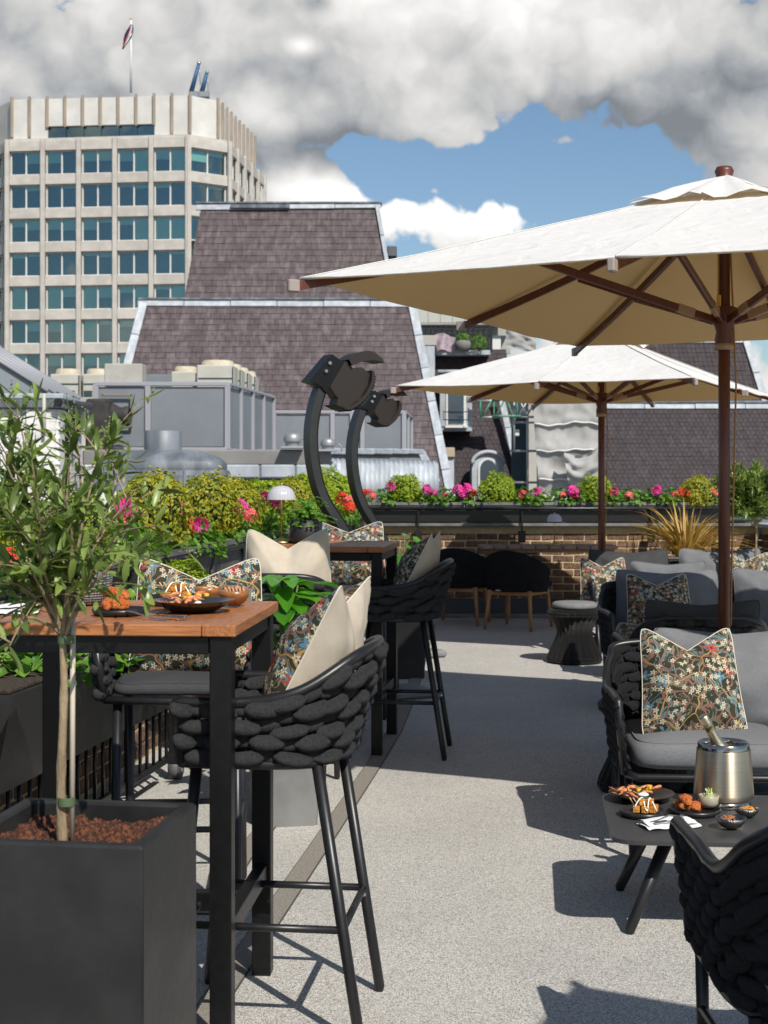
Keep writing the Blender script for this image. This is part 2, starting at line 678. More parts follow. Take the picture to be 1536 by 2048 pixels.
def canopy_material():
    mt, nt, b = newmat('canopy_canvas')
    co = tcoord(nt)
    nt.links.new(mixc(nt, rampn(nt, noisen(nt, co, 2.2, 5, .6), .3, .7), (.83, .825, .80), (.78, .775, .75)), b.inputs['Base Color'])
    b.inputs['Roughness'].default_value = .9
    b.inputs['Specular IOR Level'].default_value = .1
    bn = nt.nodes.new('ShaderNodeBump')
    bn.inputs['Strength'].default_value = .5
    bn.inputs['Distance'].default_value = .03
    nt.links.new(noisen(nt, tcoord(nt, 'Object', (1, 1, 2)), 6, 3, .5, 1.0), bn.inputs['Height'])
    nt.links.new(bn.outputs[0], b.inputs['Normal'])
    t = nt.nodes.new('ShaderNodeBsdfTranslucent')
    t.inputs[0].default_value = (.62, .42, .20, 1)
    mx = nt.nodes.new('ShaderNodeMixShader')
    mx.inputs[0].default_value = .26
    nt.links.new(b.outputs[0], mx.inputs[1])
    nt.links.new(t.outputs[0], mx.inputs[2])
    nt.links.new(mx.outputs[0], nt.nodes['Material Output'].inputs[0])
    return mt


def glassmat(name, tint, gloss=.35, rough=.03, gcol=(.8, .9, .95)):
    mt = bpy.data.materials.new(name)
    mt.use_nodes = True
    nt = mt.node_tree
    nt.nodes.clear()
    o = nt.nodes.new('ShaderNodeOutputMaterial')
    t = nt.nodes.new('ShaderNodeBsdfTransparent')
    t.inputs[0].default_value = (*tint, 1)
    g = nt.nodes.new('ShaderNodeBsdfGlossy')
    g.inputs['Roughness'].default_value = rough
    g.inputs[0].default_value = (*gcol, 1)
    lw = nt.nodes.new('ShaderNodeLayerWeight')
    lw.inputs[0].default_value = .25
    mx = nt.nodes.new('ShaderNodeMixShader')
    nt.links.new(mathn(nt, 'MULTIPLY_ADD', lw.outputs['Fresnel'], 1.0, gloss * .5, True), mx.inputs[0])
    nt.links.new(t.outputs[0], mx.inputs[1])
    nt.links.new(g.outputs[0], mx.inputs[2])
    nt.links.new(mx.outputs[0], o.inputs[0])
    return mt


def slate(name, c, c2, rand=.16):
    mt, nt, b = newmat(name)
    co = tcoord(nt, 'Object')
    geo = nt.nodes.new('ShaderNodeNewGeometry')
    mp = nt.nodes.new('ShaderNodeMapping')
    mp.inputs['Scale'].default_value = (3.2, 3.2, .16)
    nt.links.new(geo.outputs['Position'], mp.inputs[0])
    streak = rampn(nt, noisen(nt, mp.outputs[0], 1.3, 4, .6), .38, .72)
    col = mixc(nt, streak, c, c2)
    k = mathn(nt, 'ADD', 1 - rand, mathn(nt, 'MULTIPLY', randn(nt), 2 * rand))
    col = mixc(nt, 1.0, col, k, 'MULTIPLY')
    nt.links.new(col, b.inputs['Base Color'])
    b.inputs['Roughness'].default_value = .66
    b.inputs['Specular IOR Level'].default_value = .25
    return mt


M_FLOOR = floor_material()
M_STRIP = mat('dark_strip_aggregate', (.16, .14, .115), .8, c2=(.32, .29, .25), vs=190., bump=.3, bs=200., detail=2.)
M_JOINT = mat('joint_sealant', (.07, .066, .06), .8)
M_BLACKM = mat('black_powder_coat', (.0045, .0045, .005), .40, c2=(.007, .007, .0075), vs=30., bump=.04, bs=400., spec=.32)
M_CHAIRM = mat('anthracite_powder_coat', (.010, .010, .011), .36, c2=(.014, .014, .015), vs=24., bump=.03, bs=500., spec=.45)
M_ROPE = weave('charcoal_knit_rope', (.040, .040, .043), (.105, .105, .110), 150., .9, .95, vs=60.)
M_ROPEU = weave('charcoal_knit_strand', (.024, .024, .026), (.135, .135, .140), 5.0, .9, .95, vs=4., st=(2.2, 1, 1))
M_GREYC = cloth('grey_cushion_cloth', (.120, .123, .129), (.178, .181, .188))
M_DARKC = cloth('charcoal_cushion_cloth', (.036, .036, .038), (.062, .062, .065))
M_LINEN = weave('natural_linen', (.46, .39, .305), (.60, .53, .43), 190., .4, .95, vs=20.)
M_PIPE = mat('linen_piping', (.62, .56, .46), .9)
M_TABLEW = mat('red_brown_table_timber', (.27, .10, .035), .42, c2=(.41, .165, .06), vs=9., st=(1.2, 14, 14), rand=.10, bump=.12, bs=22., spec=.45, detail=6)
M_TEAK = mat('teak_leg', (.34, .165, .062), .5, c2=(.46, .25, .10), vs=10., st=(14, 14, 1.5), bump=.08, bs=20.)
M_SLAT = mat('weathered_table_slat', (.21, .13, .085), .7, c2=(.31, .21, .145), vs=9., st=(14, 1.4, 14), rand=.15, bump=.15, bs=22.)
M_POLE = mat('mahogany_umbrella_timber', (.085, .022, .011), .40, c2=(.13, .036, .017), vs=8., st=(16, 16, 1.2), bump=.06, bs=20., spec=.5)
M_CANOPY = canopy_material()
M_CAP = mat('rib_end_cap', (.30, .25, .22), .5)
M_CORD = mat('tan_cord', (.34, .17, .05), .7, c2=(.44, .24, .08), vs=300.)
M_BRASS = mat('brushed_brass', (.55, .37, .14), .34, 1.0, c2=(.62, .43, .19), vs=40.)
M_STEEL = mat('polished_steel', (.62, .61, .60), .18, 1.0)
M_CHROME = mat('chrome', (.42, .39, .35), .14, 1.0)
M_BUCKET = mat('brushed_champagne_steel', (.62, .53, .39), .34, 1.0, c2=(.68, .59, .45), vs=3., st=(1, 1, 90), bump=.015, bs=8.)
M_FOIL = mat('gold_foil', (.62, .53, .36), .32, 1.0, bump=.12, bs=90.)
M_BOTTLE = mat('dark_green_bottle', (.012, .022, .010), .12, spec=.6)
M_PLANTER = mat('slate_grey_fibrestone', (.012, .0123, .0126), .38, c2=(.026, .026, .026), vs=3.2, bump=.10, bs=14., spec=.42, detail=7, rv=.14)
M_PLANTL = mat('light_grey_planter', (.15, .15, .148), .55, c2=(.20, .20, .195), vs=5.)
M_TROUGH = mat('zinc_grey_trough', (.125, .125, .123), .5, .15, c2=(.20, .20, .195), vs=4., st=(1, 1, .4), bump=.05, bs=20.)
M_RAIL = mat('black_rail_paint', (.012, .012, .013), .35, spec=.5)
M_LEAD = mat('lead_sheet', (.30, .33, .36), .52, .0, c2=(.44, .47, .50), vs=2.4, st=(1, 1, .35), rand=.10, bump=.12, bs=6., detail=7)
M_LEADD = mat('dark_lead', (.085, .097, .112), .5, c2=(.19, .207, .23), vs=1.7, st=(1.6, 1.6, .22), bump=.15, bs=5., detail=8, lo=.38, hi=.66)
M_BRICK = mat('brown_stock_brick', (.105, .055, .034), .9, c2=(.19, .115, .075), vs=16., rand=.32, bump=.9, bs=30., detail=6)
M_MORTAR = mat('yellow_lime_mortar', (.50, .385, .215), .95, c2=(.58, .46, .275), vs=22., bump=.4, bs=60.)
M_WBRICK = mat('white_painted_brick', (.60, .585, .55), .8, c2=(.72, .705, .67), vs=4., rand=.07, bump=.2, bs=10., detail=6)
M_SOIL = mat('bark_mulch', (.045, .014, .007), .95, c2=(.21, .072, .030), vs=85., bump=1.0, bs=120., detail=6, lo=.40, hi=.62)
M_BARK = mat('olive_bark', (.20, .145, .085), .85, c2=(.33, .25, .155), vs=26., st=(1, 1, .3), bump=.5, bs=60.)
M_STAKE = mat('bamboo_stake', (.42, .36, .28), .6, c2=(.50, .44, .35), vs=10., st=(8, 8, .6))
M_TIE = mat('green_plant_tie', (.075, .115, .055), .6)
M_OLIVE = leafmat('olive_leaf', (.060, .105, .026), (.27, .36, .09), tr=.34, r=.36, spec=.55)
M_OLIVEB = mat('olive_bud', (.20, .22, .075), .6)
M_BOX = leafmat('box_leaf', (.17, .28, .014), (.42, .50, .03), tr=.42)
M_BOXG = leafmat('golden_box_leaf', (.18, .27, .016), (.50, .42, .034), tr=.42)
M_GERAN = leafmat('geranium_leaf', (.06, .17, .018), (.18, .34, .045), tr=.4)
M_BROAD = leafmat('broad_glossy_leaf', (.05, .19, .014), (.12, .34, .03), tr=.4, r=.25, spec=.6)
M_FLAX = leafmat('flax_blade', (.40, .22, .045), (.58, .40, .12), tr=.3, r=.4)
M_STEM = mat('green_stem', (.10, .15, .035), .7)
M_TWIG = mat('brown_twig', (.12, .085, .05), .85)
M_PINK = leafmat('magenta_petal', (.72, .03, .33), (.85, .10, .46), tr=.3, r=.6)
M_RED = leafmat('scarlet_petal', (.72, .030, .022), (.85, .10, .06), tr=.3, r=.6)
M_CORAL = leafmat('coral_petal', (.80, .11, .13), (.88, .22, .22), tr=.3, r=.6)
M_FLOR = [floral('flower_print_cloth_%d' % i, i + .37) for i in range(4)]
# ------------------------------------------------------------------ terrace floor and parapets
struct(MB().add([(-2.6, -3, 0), (7, -3, 0), (7, 15.9, 0), (-2.6, 15.9, 0)], [(0, 1, 2, 3)]).build('terrace_floor', M_FLOOR))
struct(MB().add([(-900, -300, -24), (900, -300, -24), (900, 1500, -24), (-900, 1500, -24)], [(0, 1, 2, 3)])
       .build('ground', mat('far_city_ground', (.10, .10, .095), .9, c2=(.16, .155, .15), vs=.05)))
struct(MB().box((0, -1.0, -12.3), (30, 33.6, 24.4)).build('terrace_structure', M_PLANTL))
struct(MB().add([(-40, 15.9, -.9), (40, 15.9, -.9), (40, 80, -.9), (-40, 80, -.9)], [(0, 1, 2, 3)])
       .build('lower_roof', mat('felt_roof', (.14, .14, .145), .9, c2=(.2, .2, .2), vs=.6)))


def strip(pts, w, name, m, z):
    mb = MB()
    pts = [G(*p) for p in pts]
    L = []
    for i, p in enumerate(pts):
        t = (pts[min(i + 1, len(pts) - 1)] - pts[max(i - 1, 0)]).normalized()
        n = V((-t.y, t.x, 0))
        L += [p + n * w / 2 + V((0, 0, z)), p - n * w / 2 + V((0, 0, z))]
    mb.add(L, [(2 * i, 2 * i + 1, 2 * i + 3, 2 * i + 2) for i in range(len(pts) - 1)])
    return struct(mb.build(name, m))


ST_A = [(330, 2160), (408, 2035), (588, 1769), (665, 1655), (748, 1530), (790, 1462), (815, 1405), (835, 1345), (850, 1292), (862, 1250)]
ST_B = [(415, 1830), (480, 1721), (566, 1612), (649, 1517), (690, 1460), (728, 1395), (752, 1340)]
for pts in (ST_A, ST_B):
    strip(pts, .085, 'floor_joint', M_JOINT, .003)
    strip(pts, .075, 'floor_strip', M_STRIP, .006)

brick_meshes = []
for i in range(4):
    mb = MB().box((0, 0, 0), (.213, .10, .064), b=.006)
    k = len(mb.v)
    mb.v = [tuple(V(v) + V((rnd.uniform(-.003, .003), rnd.uniform(-.005, .004), rnd.uniform(-.003, .003)))) for v in mb.v]
    brick_meshes.append(mb.mesh('brick', M_BRICK))


def brick_wall(name, label, p0, p1, ztop, zlow=0.0, limit=300, far_first=False):
    """p0->p1 runs left to right along the seen face"""
    d = p1 - p0
    L = d.length
    t = d.normalized()
    nrm = V((t.y, -t.x, 0))
    w = thing(name, label, 'wall', M=frame(p0, t, -nrm, V((0, 0, 1))))
    MB().box((L / 2, .12, ztop / 2), (L, .20, ztop)).build('mortar_core', M_MORTAR, w)
    cells = []
    rows = int((ztop - zlow) / .075)
    for j in range(rows):
        off = (.1125 if j % 2 else 0)
        x = off
        while x < L:
            cells.append((x, zlow + .0375 + j * .075))
            x += .225
    cells.sort(key=lambda c: c[0], reverse=far_first)
    mb = MB()
    for n, (x, z) in enumerate(cells):
        off = V((x, .062 + rnd.uniform(-.004, .004), z))
        if n < limit:
            Mx = Matrix.Translation(off) @ Matrix.Rotation(rnd.uniform(-.012, .012), 4, 'Y')
            link('brick', brick_meshes[n % 4], w, Mx)
        else:
            mb.val = rnd.random()
            mb.box(off, (.213, .10, .064))
    if mb.v:
        mb.build('brickwork', M_BRICK, w, kind='stuff')
    return w, L


def XW(Y):
    return -1.2 + .13 * (Y - 7.6)


REAR_Y = 15.3
wr, Lr = brick_wall('rear_parapet_wall', 'brown brick parapet wall with yellow mortar at the far end of terrace', V((-.28, REAR_Y, 0)), V((3.89, REAR_Y, 0)), .915, .17)
MB().prism([(0, -.25, .02), (0, -.22, .05), (0, -.03, .172), (0, .0, .172), (0, 0, .02)], (Lr, 0, 0)).build('upstand', mat('dark_pebble_upstand', (.05, .05, .052), .9, c2=(.10, .10, .10), vs=160., bump=.8, bs=120.), wr)
MB().box((Lr / 2, -.30, .018), (Lr, .10, .036), b=.006).build('kerb', M_PLANTL, wr)
MB().box((Lr / 2, .09, .937), (Lr + .1, .34, .036), b=.005).build('coping', M_TROUGH, wr)
wrr, Lrr = brick_wall('return_parapet_wall', 'short brick parapet return at the far right corner', V((3.90, 15.3, 0)), V((4.0, 12.5, 0)), .915, .17, 60)
MB().box((Lrr / 2, .075, .937), (Lrr, .36, .04), b=.005).build('coping', M_LEAD, wrr)
wl, Ll = brick_wall('left_parapet_wall', 'dark brick parapet wall running along the left side of terrace', V((XW(3.0), 3.0, 0)), V((XW(15.2), 15.2, 0)), .80, .02, 300)
MB().box((Ll / 2, .075, .82), (Ll + .1, .34, .035), b=.005).build('coping', M_LEADD, wl)


def rail(name, label, M, L, zr, posts, panel=None):
    r = thing(name, label, 'railing', M=M)
    MB().tube([(0, 0, zr), (L, 0, zr)], .017, 8).build('top_rail', M_RAIL, r)
    for x in posts:
        MB().box((x, .01, zr - .13), (.018, .018, .26), b=.003).build('post', M_RAIL, r)
        MB().box((x, .02, zr - .29), (.075, .05, .12), b=.008).build('bracket', M_RAIL, r)
    if panel:
        MB().box((L / 2, .045, (panel[0] + panel[1]) / 2), (L, .012, panel[1] - panel[0]), b=.002).build('back_board', M_RAIL, r)
    return r


rail('rear_railing', 'black rail and board below the rear flower troughs', frame(V((-.2, REAR_Y - .13, 0)), V((1, 0, 0)), V((0, 1, 0)), V((0, 0, 1))), 4.0, 1.105, (.55, 1.62, 2.95, 3.7), (.965, 1.085))
tl_ = V((.13, 1, 0)).normalized()
rail('left_railing', 'black tubular rail in front of the left flower troughs', frame(V((XW(4.2) + .06, 4.2, 0)), tl_, V((-tl_.y, tl_.x, 0)), V((0, 0, 1))), 10.6, 1.0, [1.2 * i + .5 for i in range(9)])

soil_m = mat('potting_soil', (.03, .02, .013), .95, c2=(.06, .042, .028), vs=60., bump=.8, bs=80.)


def trough_mesh(L, h=.21, wt=.30, wb=.22):
    mb = MB()
    t = .012

    def ring(w, l, z):
        return [V((-l / 2, -w / 2, z)), V((l / 2, -w / 2, z)), V((l / 2, w / 2, z)), V((-l / 2, w / 2, z))]
    rings = [ring(wb, L - .05, 0), ring(wt, L, h - .03), ring(wt + .02, L, h - .03), ring(wt + .02, L, h), ring(wt - t * 2, L - 2 * t, h), ring(wt - t * 2 - .01, L - 2 * t, h - .06)]
    vs = [p for r_ in rings for p in r_]
    fs = [(3, 2, 1, 0)]
    for i in range(len(rings) - 1):
        for k in range(4):
            k2 = (k + 1) % 4
            fs.append((i * 4 + k, i * 4 + k2, (i + 1) * 4 + k2, (i + 1) * 4 + k))
    mb.add(vs, fs)
    return mb.mesh('shell', M_TROUGH), MB().box((0, 0, h - .05), (L - .03, wt - .03, .02)).mesh('soil', soil_m)


TR = trough_mesh(1.02)
ORD = ['first', 'second', 'third', 'fourth', 'fifth', 'sixth', 'seventh', 'eighth', 'ninth', 'tenth', 'eleventh', 'twelfth', 'thirteenth', 'fourteenth', 'fifteenth', 'sixteenth', 'seventeenth', 'eighteenth', 'nineteenth', 'twentieth']


def trough(label, loc, rz, group):
    t = thing('planter_trough', label, 'planter', loc, rz, group)
    link('shell', TR[0], t)
    link('soil', TR[1], t)
    return t


for i in range(4):
    trough('zinc grey trough on the rear wall, %s from the left corner' % ORD[i], (.32 + 1.04 * i, REAR_Y + .13, .958), 0, 'troughs on the rear parapet')
LT = []
for i in range(9):
    Y = 14.55 - 1.05 * i
    LT.append(Y)
    trough('zinc grey trough on the left wall, %s from the far corner' % ORD[i], (XW(Y) - .10, Y, .84), PI / 2 - .129, 'troughs on the left parapet')


# ------------------------------------------------------------------ planting along the parapets
def leaf_ball(n, R0, size, m, seed, squash=1.0):
    q = random.Random(seed)
    mb = MB()
    for _ in range(n):
        z = q.uniform(-.75, 1)
        th = q.uniform(0, 2 * PI)
        s = math.sqrt(max(0, 1 - z * z))
        d = V((s * math.cos(th), s * math.sin(th), z))
        rr = R0 * (q.uniform(.80, 1.0) ** .6) * (1 + .26 * noise.noise(d * 2.3 + V((seed, 0, 0))) + .16 * noise.noise(d * 6 + V((0, seed, 0))))
        if q.random() < .10:
            rr *= 1.0 + .16 * q.random()
        c = d * rr
        c.z *= squash
        nrm = (d + V((q.uniform(-.9, .9), q.uniform(-.9, .9), q.uniform(-.3, 1.0)))).normalized()
        a = nrm.orthogonal().normalized()
        a = Matrix.Rotation(q.uniform(0, 2 * PI), 3, nrm) @ a
        b = nrm.cross(a)
        l, w = size * q.uniform(.7, 1.2), size * .5 * q.uniform(.8, 1.1)
        mb.val = q.random() * .98 + .01
        mb.add([c - a * l * .5, c + b * w * .5 + nrm * w * .12, c + a * l * .5, c - b * w * .5 + nrm * w * .12], [(0, 1, 2), (0, 2, 3)])
    return mb


BALLM = {}
inner_m = mat('dark_green_twiggery', (.035, .05, .012), .9, c2=(.06, .07, .02), vs=30.)  # dark twig green for the inner ball that blocks the view through
for key, mm in (('green', M_BOX), ('gold', M_BOXG)):
    BALLM[key] = [(leaf_ball(2600, .17, .027, mm, 31 + i * 7 + (50 if key == 'gold' else 0), .98).mesh('foliage', mm)) for i in range(2)]
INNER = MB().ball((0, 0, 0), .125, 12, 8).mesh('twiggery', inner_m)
STEMM = MB().tube([(0, 0, -.22), (0, 0, -.08)], .012, 6).mesh('stem', M_TWIG)


def box_ball(label, c, r, key, i, group, sq=1.0):
    t = thing('box_ball_shrub', label, 'shrub', M=Matrix.Translation(c) @ Matrix.Rotation(i * 1.7, 4, 'Z') @ Matrix.Diagonal((r / .17, r / .17, r / .17 * sq, 1)), group=group)
    link('foliage', BALLM[key][i % 2], t)
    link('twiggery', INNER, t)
    link('stem', STEMM, t)
    return t


rear_balls = [(810, 982, 31, 'green', 'bright green clipped box ball nearest the left end of rear wall'),
              (994, 983, 33, 'green', 'bright green clipped box ball in front of the arched dormer'),
              (1190, 983, 30, 'green', 'bright green clipped box ball behind the far umbrella pole'),
              (1395, 992, 36, 'gold', 'orange tinted clipped box ball above the golden flax')]
for i, (px, py, r, k, lb) in enumerate(rear_balls):
    box_ball(lb, P(px, py, 15.43), r * 1.12 * 15.43 / FPX, k, i, 'box balls on the rear parapet')
left_balls = [(5.75, 'gold', .15), (6.75, 'green', .14), (8.0, 'gold', .185), (9.2, 'gold', .18), (9.95, 'gold', .165), (10.85, 'green', .165), (11.75, 'gold', .165), (12.7, 'green', .19), (13.6, 'green', .20), (14.4, 'green', .17)]
for i, (Y, k, r) in enumerate([(a_, b_, c_ * 1.12) for a_, b_, c_ in left_balls]):
    nm = 'golden' if k == 'gold' else 'green'
    box_ball('%s clipped box ball on the left parapet, %s from the near end' % (nm, ORD[i]), V((XW(Y) - .10, Y, 1.06 + r * .95)), r, k, i + 1, 'box balls on the left parapet', 1.05)


def geranium_mesh(n, spread, h, leaf, seed):
    q = random.Random(seed)
    mb = MB()
    for _ in range(n):
        th = q.uniform(0, 2 * PI)
        rr = math.sqrt(q.random())
        c = V((math.cos(th) * rr * spread[0], math.sin(th) * rr * spread[1], h * (.15 + .85 * q.random() * (1 - .6 * rr * rr)) - .05 * rr))
        nrm = V((math.cos(th) * .5 + q.uniform(-.5, .5), math.sin(th) * .5 + q.uniform(-.5, .5) - .2, .8)).normalized()
        a = Matrix.Rotation(q.uniform(0, 6.28), 3, nrm) @ nrm.orthogonal().normalized()
        b = nrm.cross(a)
        s = leaf * q.uniform(.6, 1.15)
        vs = [c - nrm * s * .18]
        for k in range(8):
            t = 2 * PI * k / 8
            rr2 = s * (1.0 if k % 2 else .78)
            vs.append(c + (a * math.cos(t) + b * math.sin(t)) * rr2 * .5 + nrm * q.uniform(-.05, .1) * s)
        mb.val = q.random() * .98 + .01
        mb.add(vs, [(0, k, k % 8 + 1) for k in range(1, 9)], True)
    for _ in range(int(n / 8)):
        th = q.uniform(0, 2 * PI)
        e = V((math.cos(th) * spread[0] * .7, math.sin(th) * spread[1] * .7, h * .7))
        mb.val = .05
        mb.tube([(0, 0, 0), e * .6, e], [.004, .003, .002], 4, False)
    return mb


GERM = [geranium_mesh(95, (.20, .12), .15, .050, 5 + i).mesh('foliage', M_GERAN) for i in range(3)]
GERB = [geranium_mesh(330, (.46, .19), .27, .052, 15 + i).mesh('foliage', M_GERAN) for i in range(2)]


def flower_mesh(m, seed):
    q = random.Random(seed)
    mb = MB()
    for _ in range(16):
        d = V((q.gauss(0, 1), q.gauss(0, 1), q.gauss(.4, .8))).normalized()
        c = d * .028
        a = d.orthogonal().normalized()
        a = Matrix.Rotation(q.uniform(0, 6.28), 3, d) @ a
        b = d.cross(a)
        mb.val = q.random() * .98 + .01
        for k in range(5):
            t = 2 * PI * k / 5
            u = a * math.cos(t) + b * math.sin(t)
            w = a * -math.sin(t) + b * math.cos(t)
            mb.add([c, c + u * .012 + w * .006 + d * .003, c + u * .019 + d * q.uniform(-.002, .006), c + u * .012 - w * .006 + d * .003], [(0, 1, 2, 3)], True)
    return mb.mesh('flower_head', m)


FLW = {'pink': [flower_mesh(M_PINK, 3), flower_mesh(M_PINK, 4)], 'red': [flower_mesh(M_RED, 5), flower_mesh(M_RED, 6)], 'coral': [flower_mesh(M_CORAL, 7), flower_mesh(M_CORAL, 8)]}


def geranium(label, loc, rz, meshes, i, flowers, group, sc=1.0):
    """flowers: (world position, colour, size)"""
    Mx = Matrix.Translation(V(loc)) @ Matrix.Rotation(rz, 4, 'Z') @ Matrix.Scale(sc, 4)
    t = thing('geranium_plant', label, 'flower', M=Mx, group=group)
    link('foliage', meshes[i % len(meshes)], t)
    inv = Mx.inverted()
    for p, c, s in flowers:
        q = inv @ V(p)
        st = MB().tube([q * .25, V((q.x * .9, q.y * .9, q.z * .6)), q], .0028, 5)
        st.build('flower_stem', M_STEM, t)
        s = s * 1.2
        link('flower_head', FLW[c][rnd.randrange(2)], t, Matrix.Translation(q) @ Matrix.Rotation(rnd.uniform(0, 6), 4, 'Z') @ Matrix.Scale(s / sc, 4))
    return t


rear_ger = [(772, [(782, 973, 'pink', 1.0)]), (858, [(855, 979, 'pink', 1.1), (868, 986, 'pink', .8)]), (893, [(890, 990, 'coral', .6)]),
            (932, [(916, 981, 'pink', 1.2), (933, 978, 'pink', 1.2), (926, 989, 'pink', .9), (944, 988, 'red', 1.1)]),
            (1046, [(1045, 990, 'coral', 1.0)]), (1074, [(1073, 984, 'pink', 1.0)]), (1122, [(1125, 990, 'coral', .7)]), (1152, [(1146, 983, 'pink', 1.3), (1149, 991, 'pink', .9)]),
            (1232, [(1229, 983, 'pink', .9), (1226, 988, 'coral', .8)]), (1262, [(1258, 991, 'coral', .9)]), (1310, [(1313, 981, 'pink', 1.1)]),
            (1345, [(1350, 990, 'coral', .9), (1367, 986, 'red', 1.1)]), (1432, [(1425, 983, 'coral', .8), (1436, 990, 'coral', .7)]), (1475, [(1463, 976, 'pink', .9)])]
for i, (px, fl) in enumerate(rear_ger):
    loc = P(px, 1003, 15.36)
    geranium('leafy geranium on the rear wall, %s from the left corner' % ORD[i], loc, i * 2.1, GERM, i, [(P(x, y, 15.28), c, s * 1.25) for x, y, c, s in fl], 'geraniums on the rear parapet', 1.15)
left_ger = [(7.35, [(253, 1018, 'pink', 1.3), (240, 1040, 'coral', .9)]), (8.55, [(363, 1017, 'pink', 1.6), (376, 1045, 'red', 1.1), (372, 1068, 'red', 1.2), (293, 1073, 'red', 1.2), (310, 1040, 'pink', 1.2), (402, 1050, 'pink', 1.1)]),
            (9.55, [(478, 1018, 'pink', 1.5), (470, 1014, 'pink', 1.0), (455, 1045, 'pink', 1.2), (500, 1030, 'coral', 1.1)]), (10.4, [(530, 1000, 'pink', 1.4), (545, 1006, 'pink', 1.1), (556, 1007, 'coral', 1.2)]),
            (11.3, [(598, 1020, 'red', .9)]), (12.15, [(590, 996, 'pink', .8)]), (13.0, [(684, 998, 'red', 1.4), (695, 1000, 'coral', 1.1), (700, 1015, 'red', 1.3)]),
            (13.9, [(677, 1023, 'red', .9)]), (14.75, [(730, 989, 'red', 1.3), (746, 992, 'coral', .9), (738, 984, 'coral', .8)]), (6.3, [(55, 1042, 'pink', 1.2), (70, 1050, 'pink', 1.0), (66, 1078, 'red', 1.0)]),
            (5.3, [(15, 1120, 'red', 1.1)])]
for i, (Y, fl) in enumerate(left_ger):
    loc = V((XW(Y) - .05, Y, .98))
    geranium('lush geranium trailing over the left trough beside %s' % ['the nearest golden ball', 'the second golden ball', 'the third golden ball', 'the lamp', 'the pot plant', 'the near heater', 'the far heater stem', 'the green balls', 'the far corner', 'the olive crown', 'the left picture edge'][i],
             loc, PI / 2 - .13, GERB, i, [(P(x, y, (Y - .05) * .985), c, s) for x, y, c, s in fl], 'geraniums on the left parapet')

# ------------------------------------------------------------------ wheeled planter stand with railing bars
s0, s1 = V((-1.32, 4.60, 0)), V((-.93, 7.05, 0))
sd = (s1 - s0).normalized()
st = thing('wheeled_planter_stand', 'dark trough on a barred frame with castors behind the bar stools', 'planter', M=frame(s0, sd, V((-sd.y, sd.x, 0)), V((0, 0, 1))))
SL = (s1 - s0).length
prof = [(-.06, .42), (.20, .42), (.25, .75), (-.13, .75)]
MB().prism([V((.10, y, z)) for y, z in prof][::-1], (SL - .45, 0, 0)).build('trough', M_PLANTER, st)
MB().box((SL / 2 - .12, .06, .758), (SL - .47, .34, .016), b=.004).build('trough_soil', soil_m, st)
for z in (.12, .40):
    MB().box((SL / 2 - .1, .06, z), (SL - .2, .025, .03), b=.004).build('frame_bar', M_RAIL, st)
for i in range(24):
    MB().tube([(.12 + i * .095, .06, .13), (.12 + i * .095, .06, .39)], .008, 6).build('railing_bar', M_RAIL, st)
for x in (.1, SL - .05):
    MB().box((x, .06, .27), (.045, .045, .32), b=.005).build('post', M_RAIL, st)
    cst = MB().box((x, .06, .105), (.05, .07, .05), b=.006).build('castor_fork', M_RAIL, st)
    MB().tube([(x + .03, .035, .055), (x + .03, .085, .055)], .055, 16).build('wheel', mat('grey_castor_rubber', (.09, .09, .092), .6), cst)
    MB().tube([(x + .03, .03, .055), (x + .03, .09, .055)], .022, 10).build('hub', M_STEEL, cst)
for i, (f, fl) in enumerate(((.22, []), (.46, [(195, 1307, 'pink', 1.2), (178, 1312, 'coral', 1.1), (206, 1306, 'pink', 1.0)]), (.70, []))):
    p = s0 + sd * SL * f + V((-.02, 0, .74))
    geranium('leafy geranium in the wheeled dark trough, %s from the near end' % ORD[i], p, .7 * i, GERB, i, [(P(x, y, p.y), c, s) for x, y, c, s in fl], 'geraniums in the wheeled trough')
box_ball('low bright box bush behind the printed stool cushion', P(366, 1165, 7.0), .13, 'green', 3, 'box balls on the left parapet', .8)
# ------------------------------------------------------------------ background buildings
M_STONE = mat('beige_concrete_cladding', (.42, .39, .35), .85, c2=(.51, .475, .43), vs=.8, rand=.05, bump=.15, bs=6., detail=6)
M_STONEP = mat('brown_concrete_rib', (.27, .215, .17), .85, c2=(.34, .28, .22), vs=1.2, st=(1, 1, .3))
M_WPANEL = mat('white_roof_panel', (.52, .51, .475), .8, c2=(.62, .605, .565), vs=.5, rand=.04, detail=7)
M_WFRAME = mat('white_window_frame', (.62, .61, .58), .5)
M_PANE = glassmat('office_glass', (.74, .86, .83), .28, .02, (.60, .76, .82))
M_BLIND = mat('pale_green_blind', (.72, .84, .74), .8)
M_ROOM = mat('dim_office_interior', (.022, .040, .050), .9, c2=(.06, .09, .10), vs=.25)
M_FLAGR = mat('flag_red', (.30, .02, .03), .8)
M_FLAGB = mat('flag_blue', (.012, .016, .06), .8)
M_FLAGW = mat('flag_white', (.6, .6, .6), .8)
M_CRANE = mat('blue_crane_paint', (.03, .10, .22), .5)
M_MAST = mat('white_mast_paint', (.7, .7, .68), .5)

off = thing('office_tower', 'beige concrete office tower with ribbed white top storey', 'building', (0, 0, 0))
A, B_, C_, D_ = P(15, HZ, 142.07), P(376, HZ, 140.0), P(458, HZ, 142.7), P(527, HZ, 159.2)
Z_ = P(-45, HZ, 149.0)
ztop, fh = 33.4, 3.25


def pt(p, z):
    return V((p.x, p.y, z))


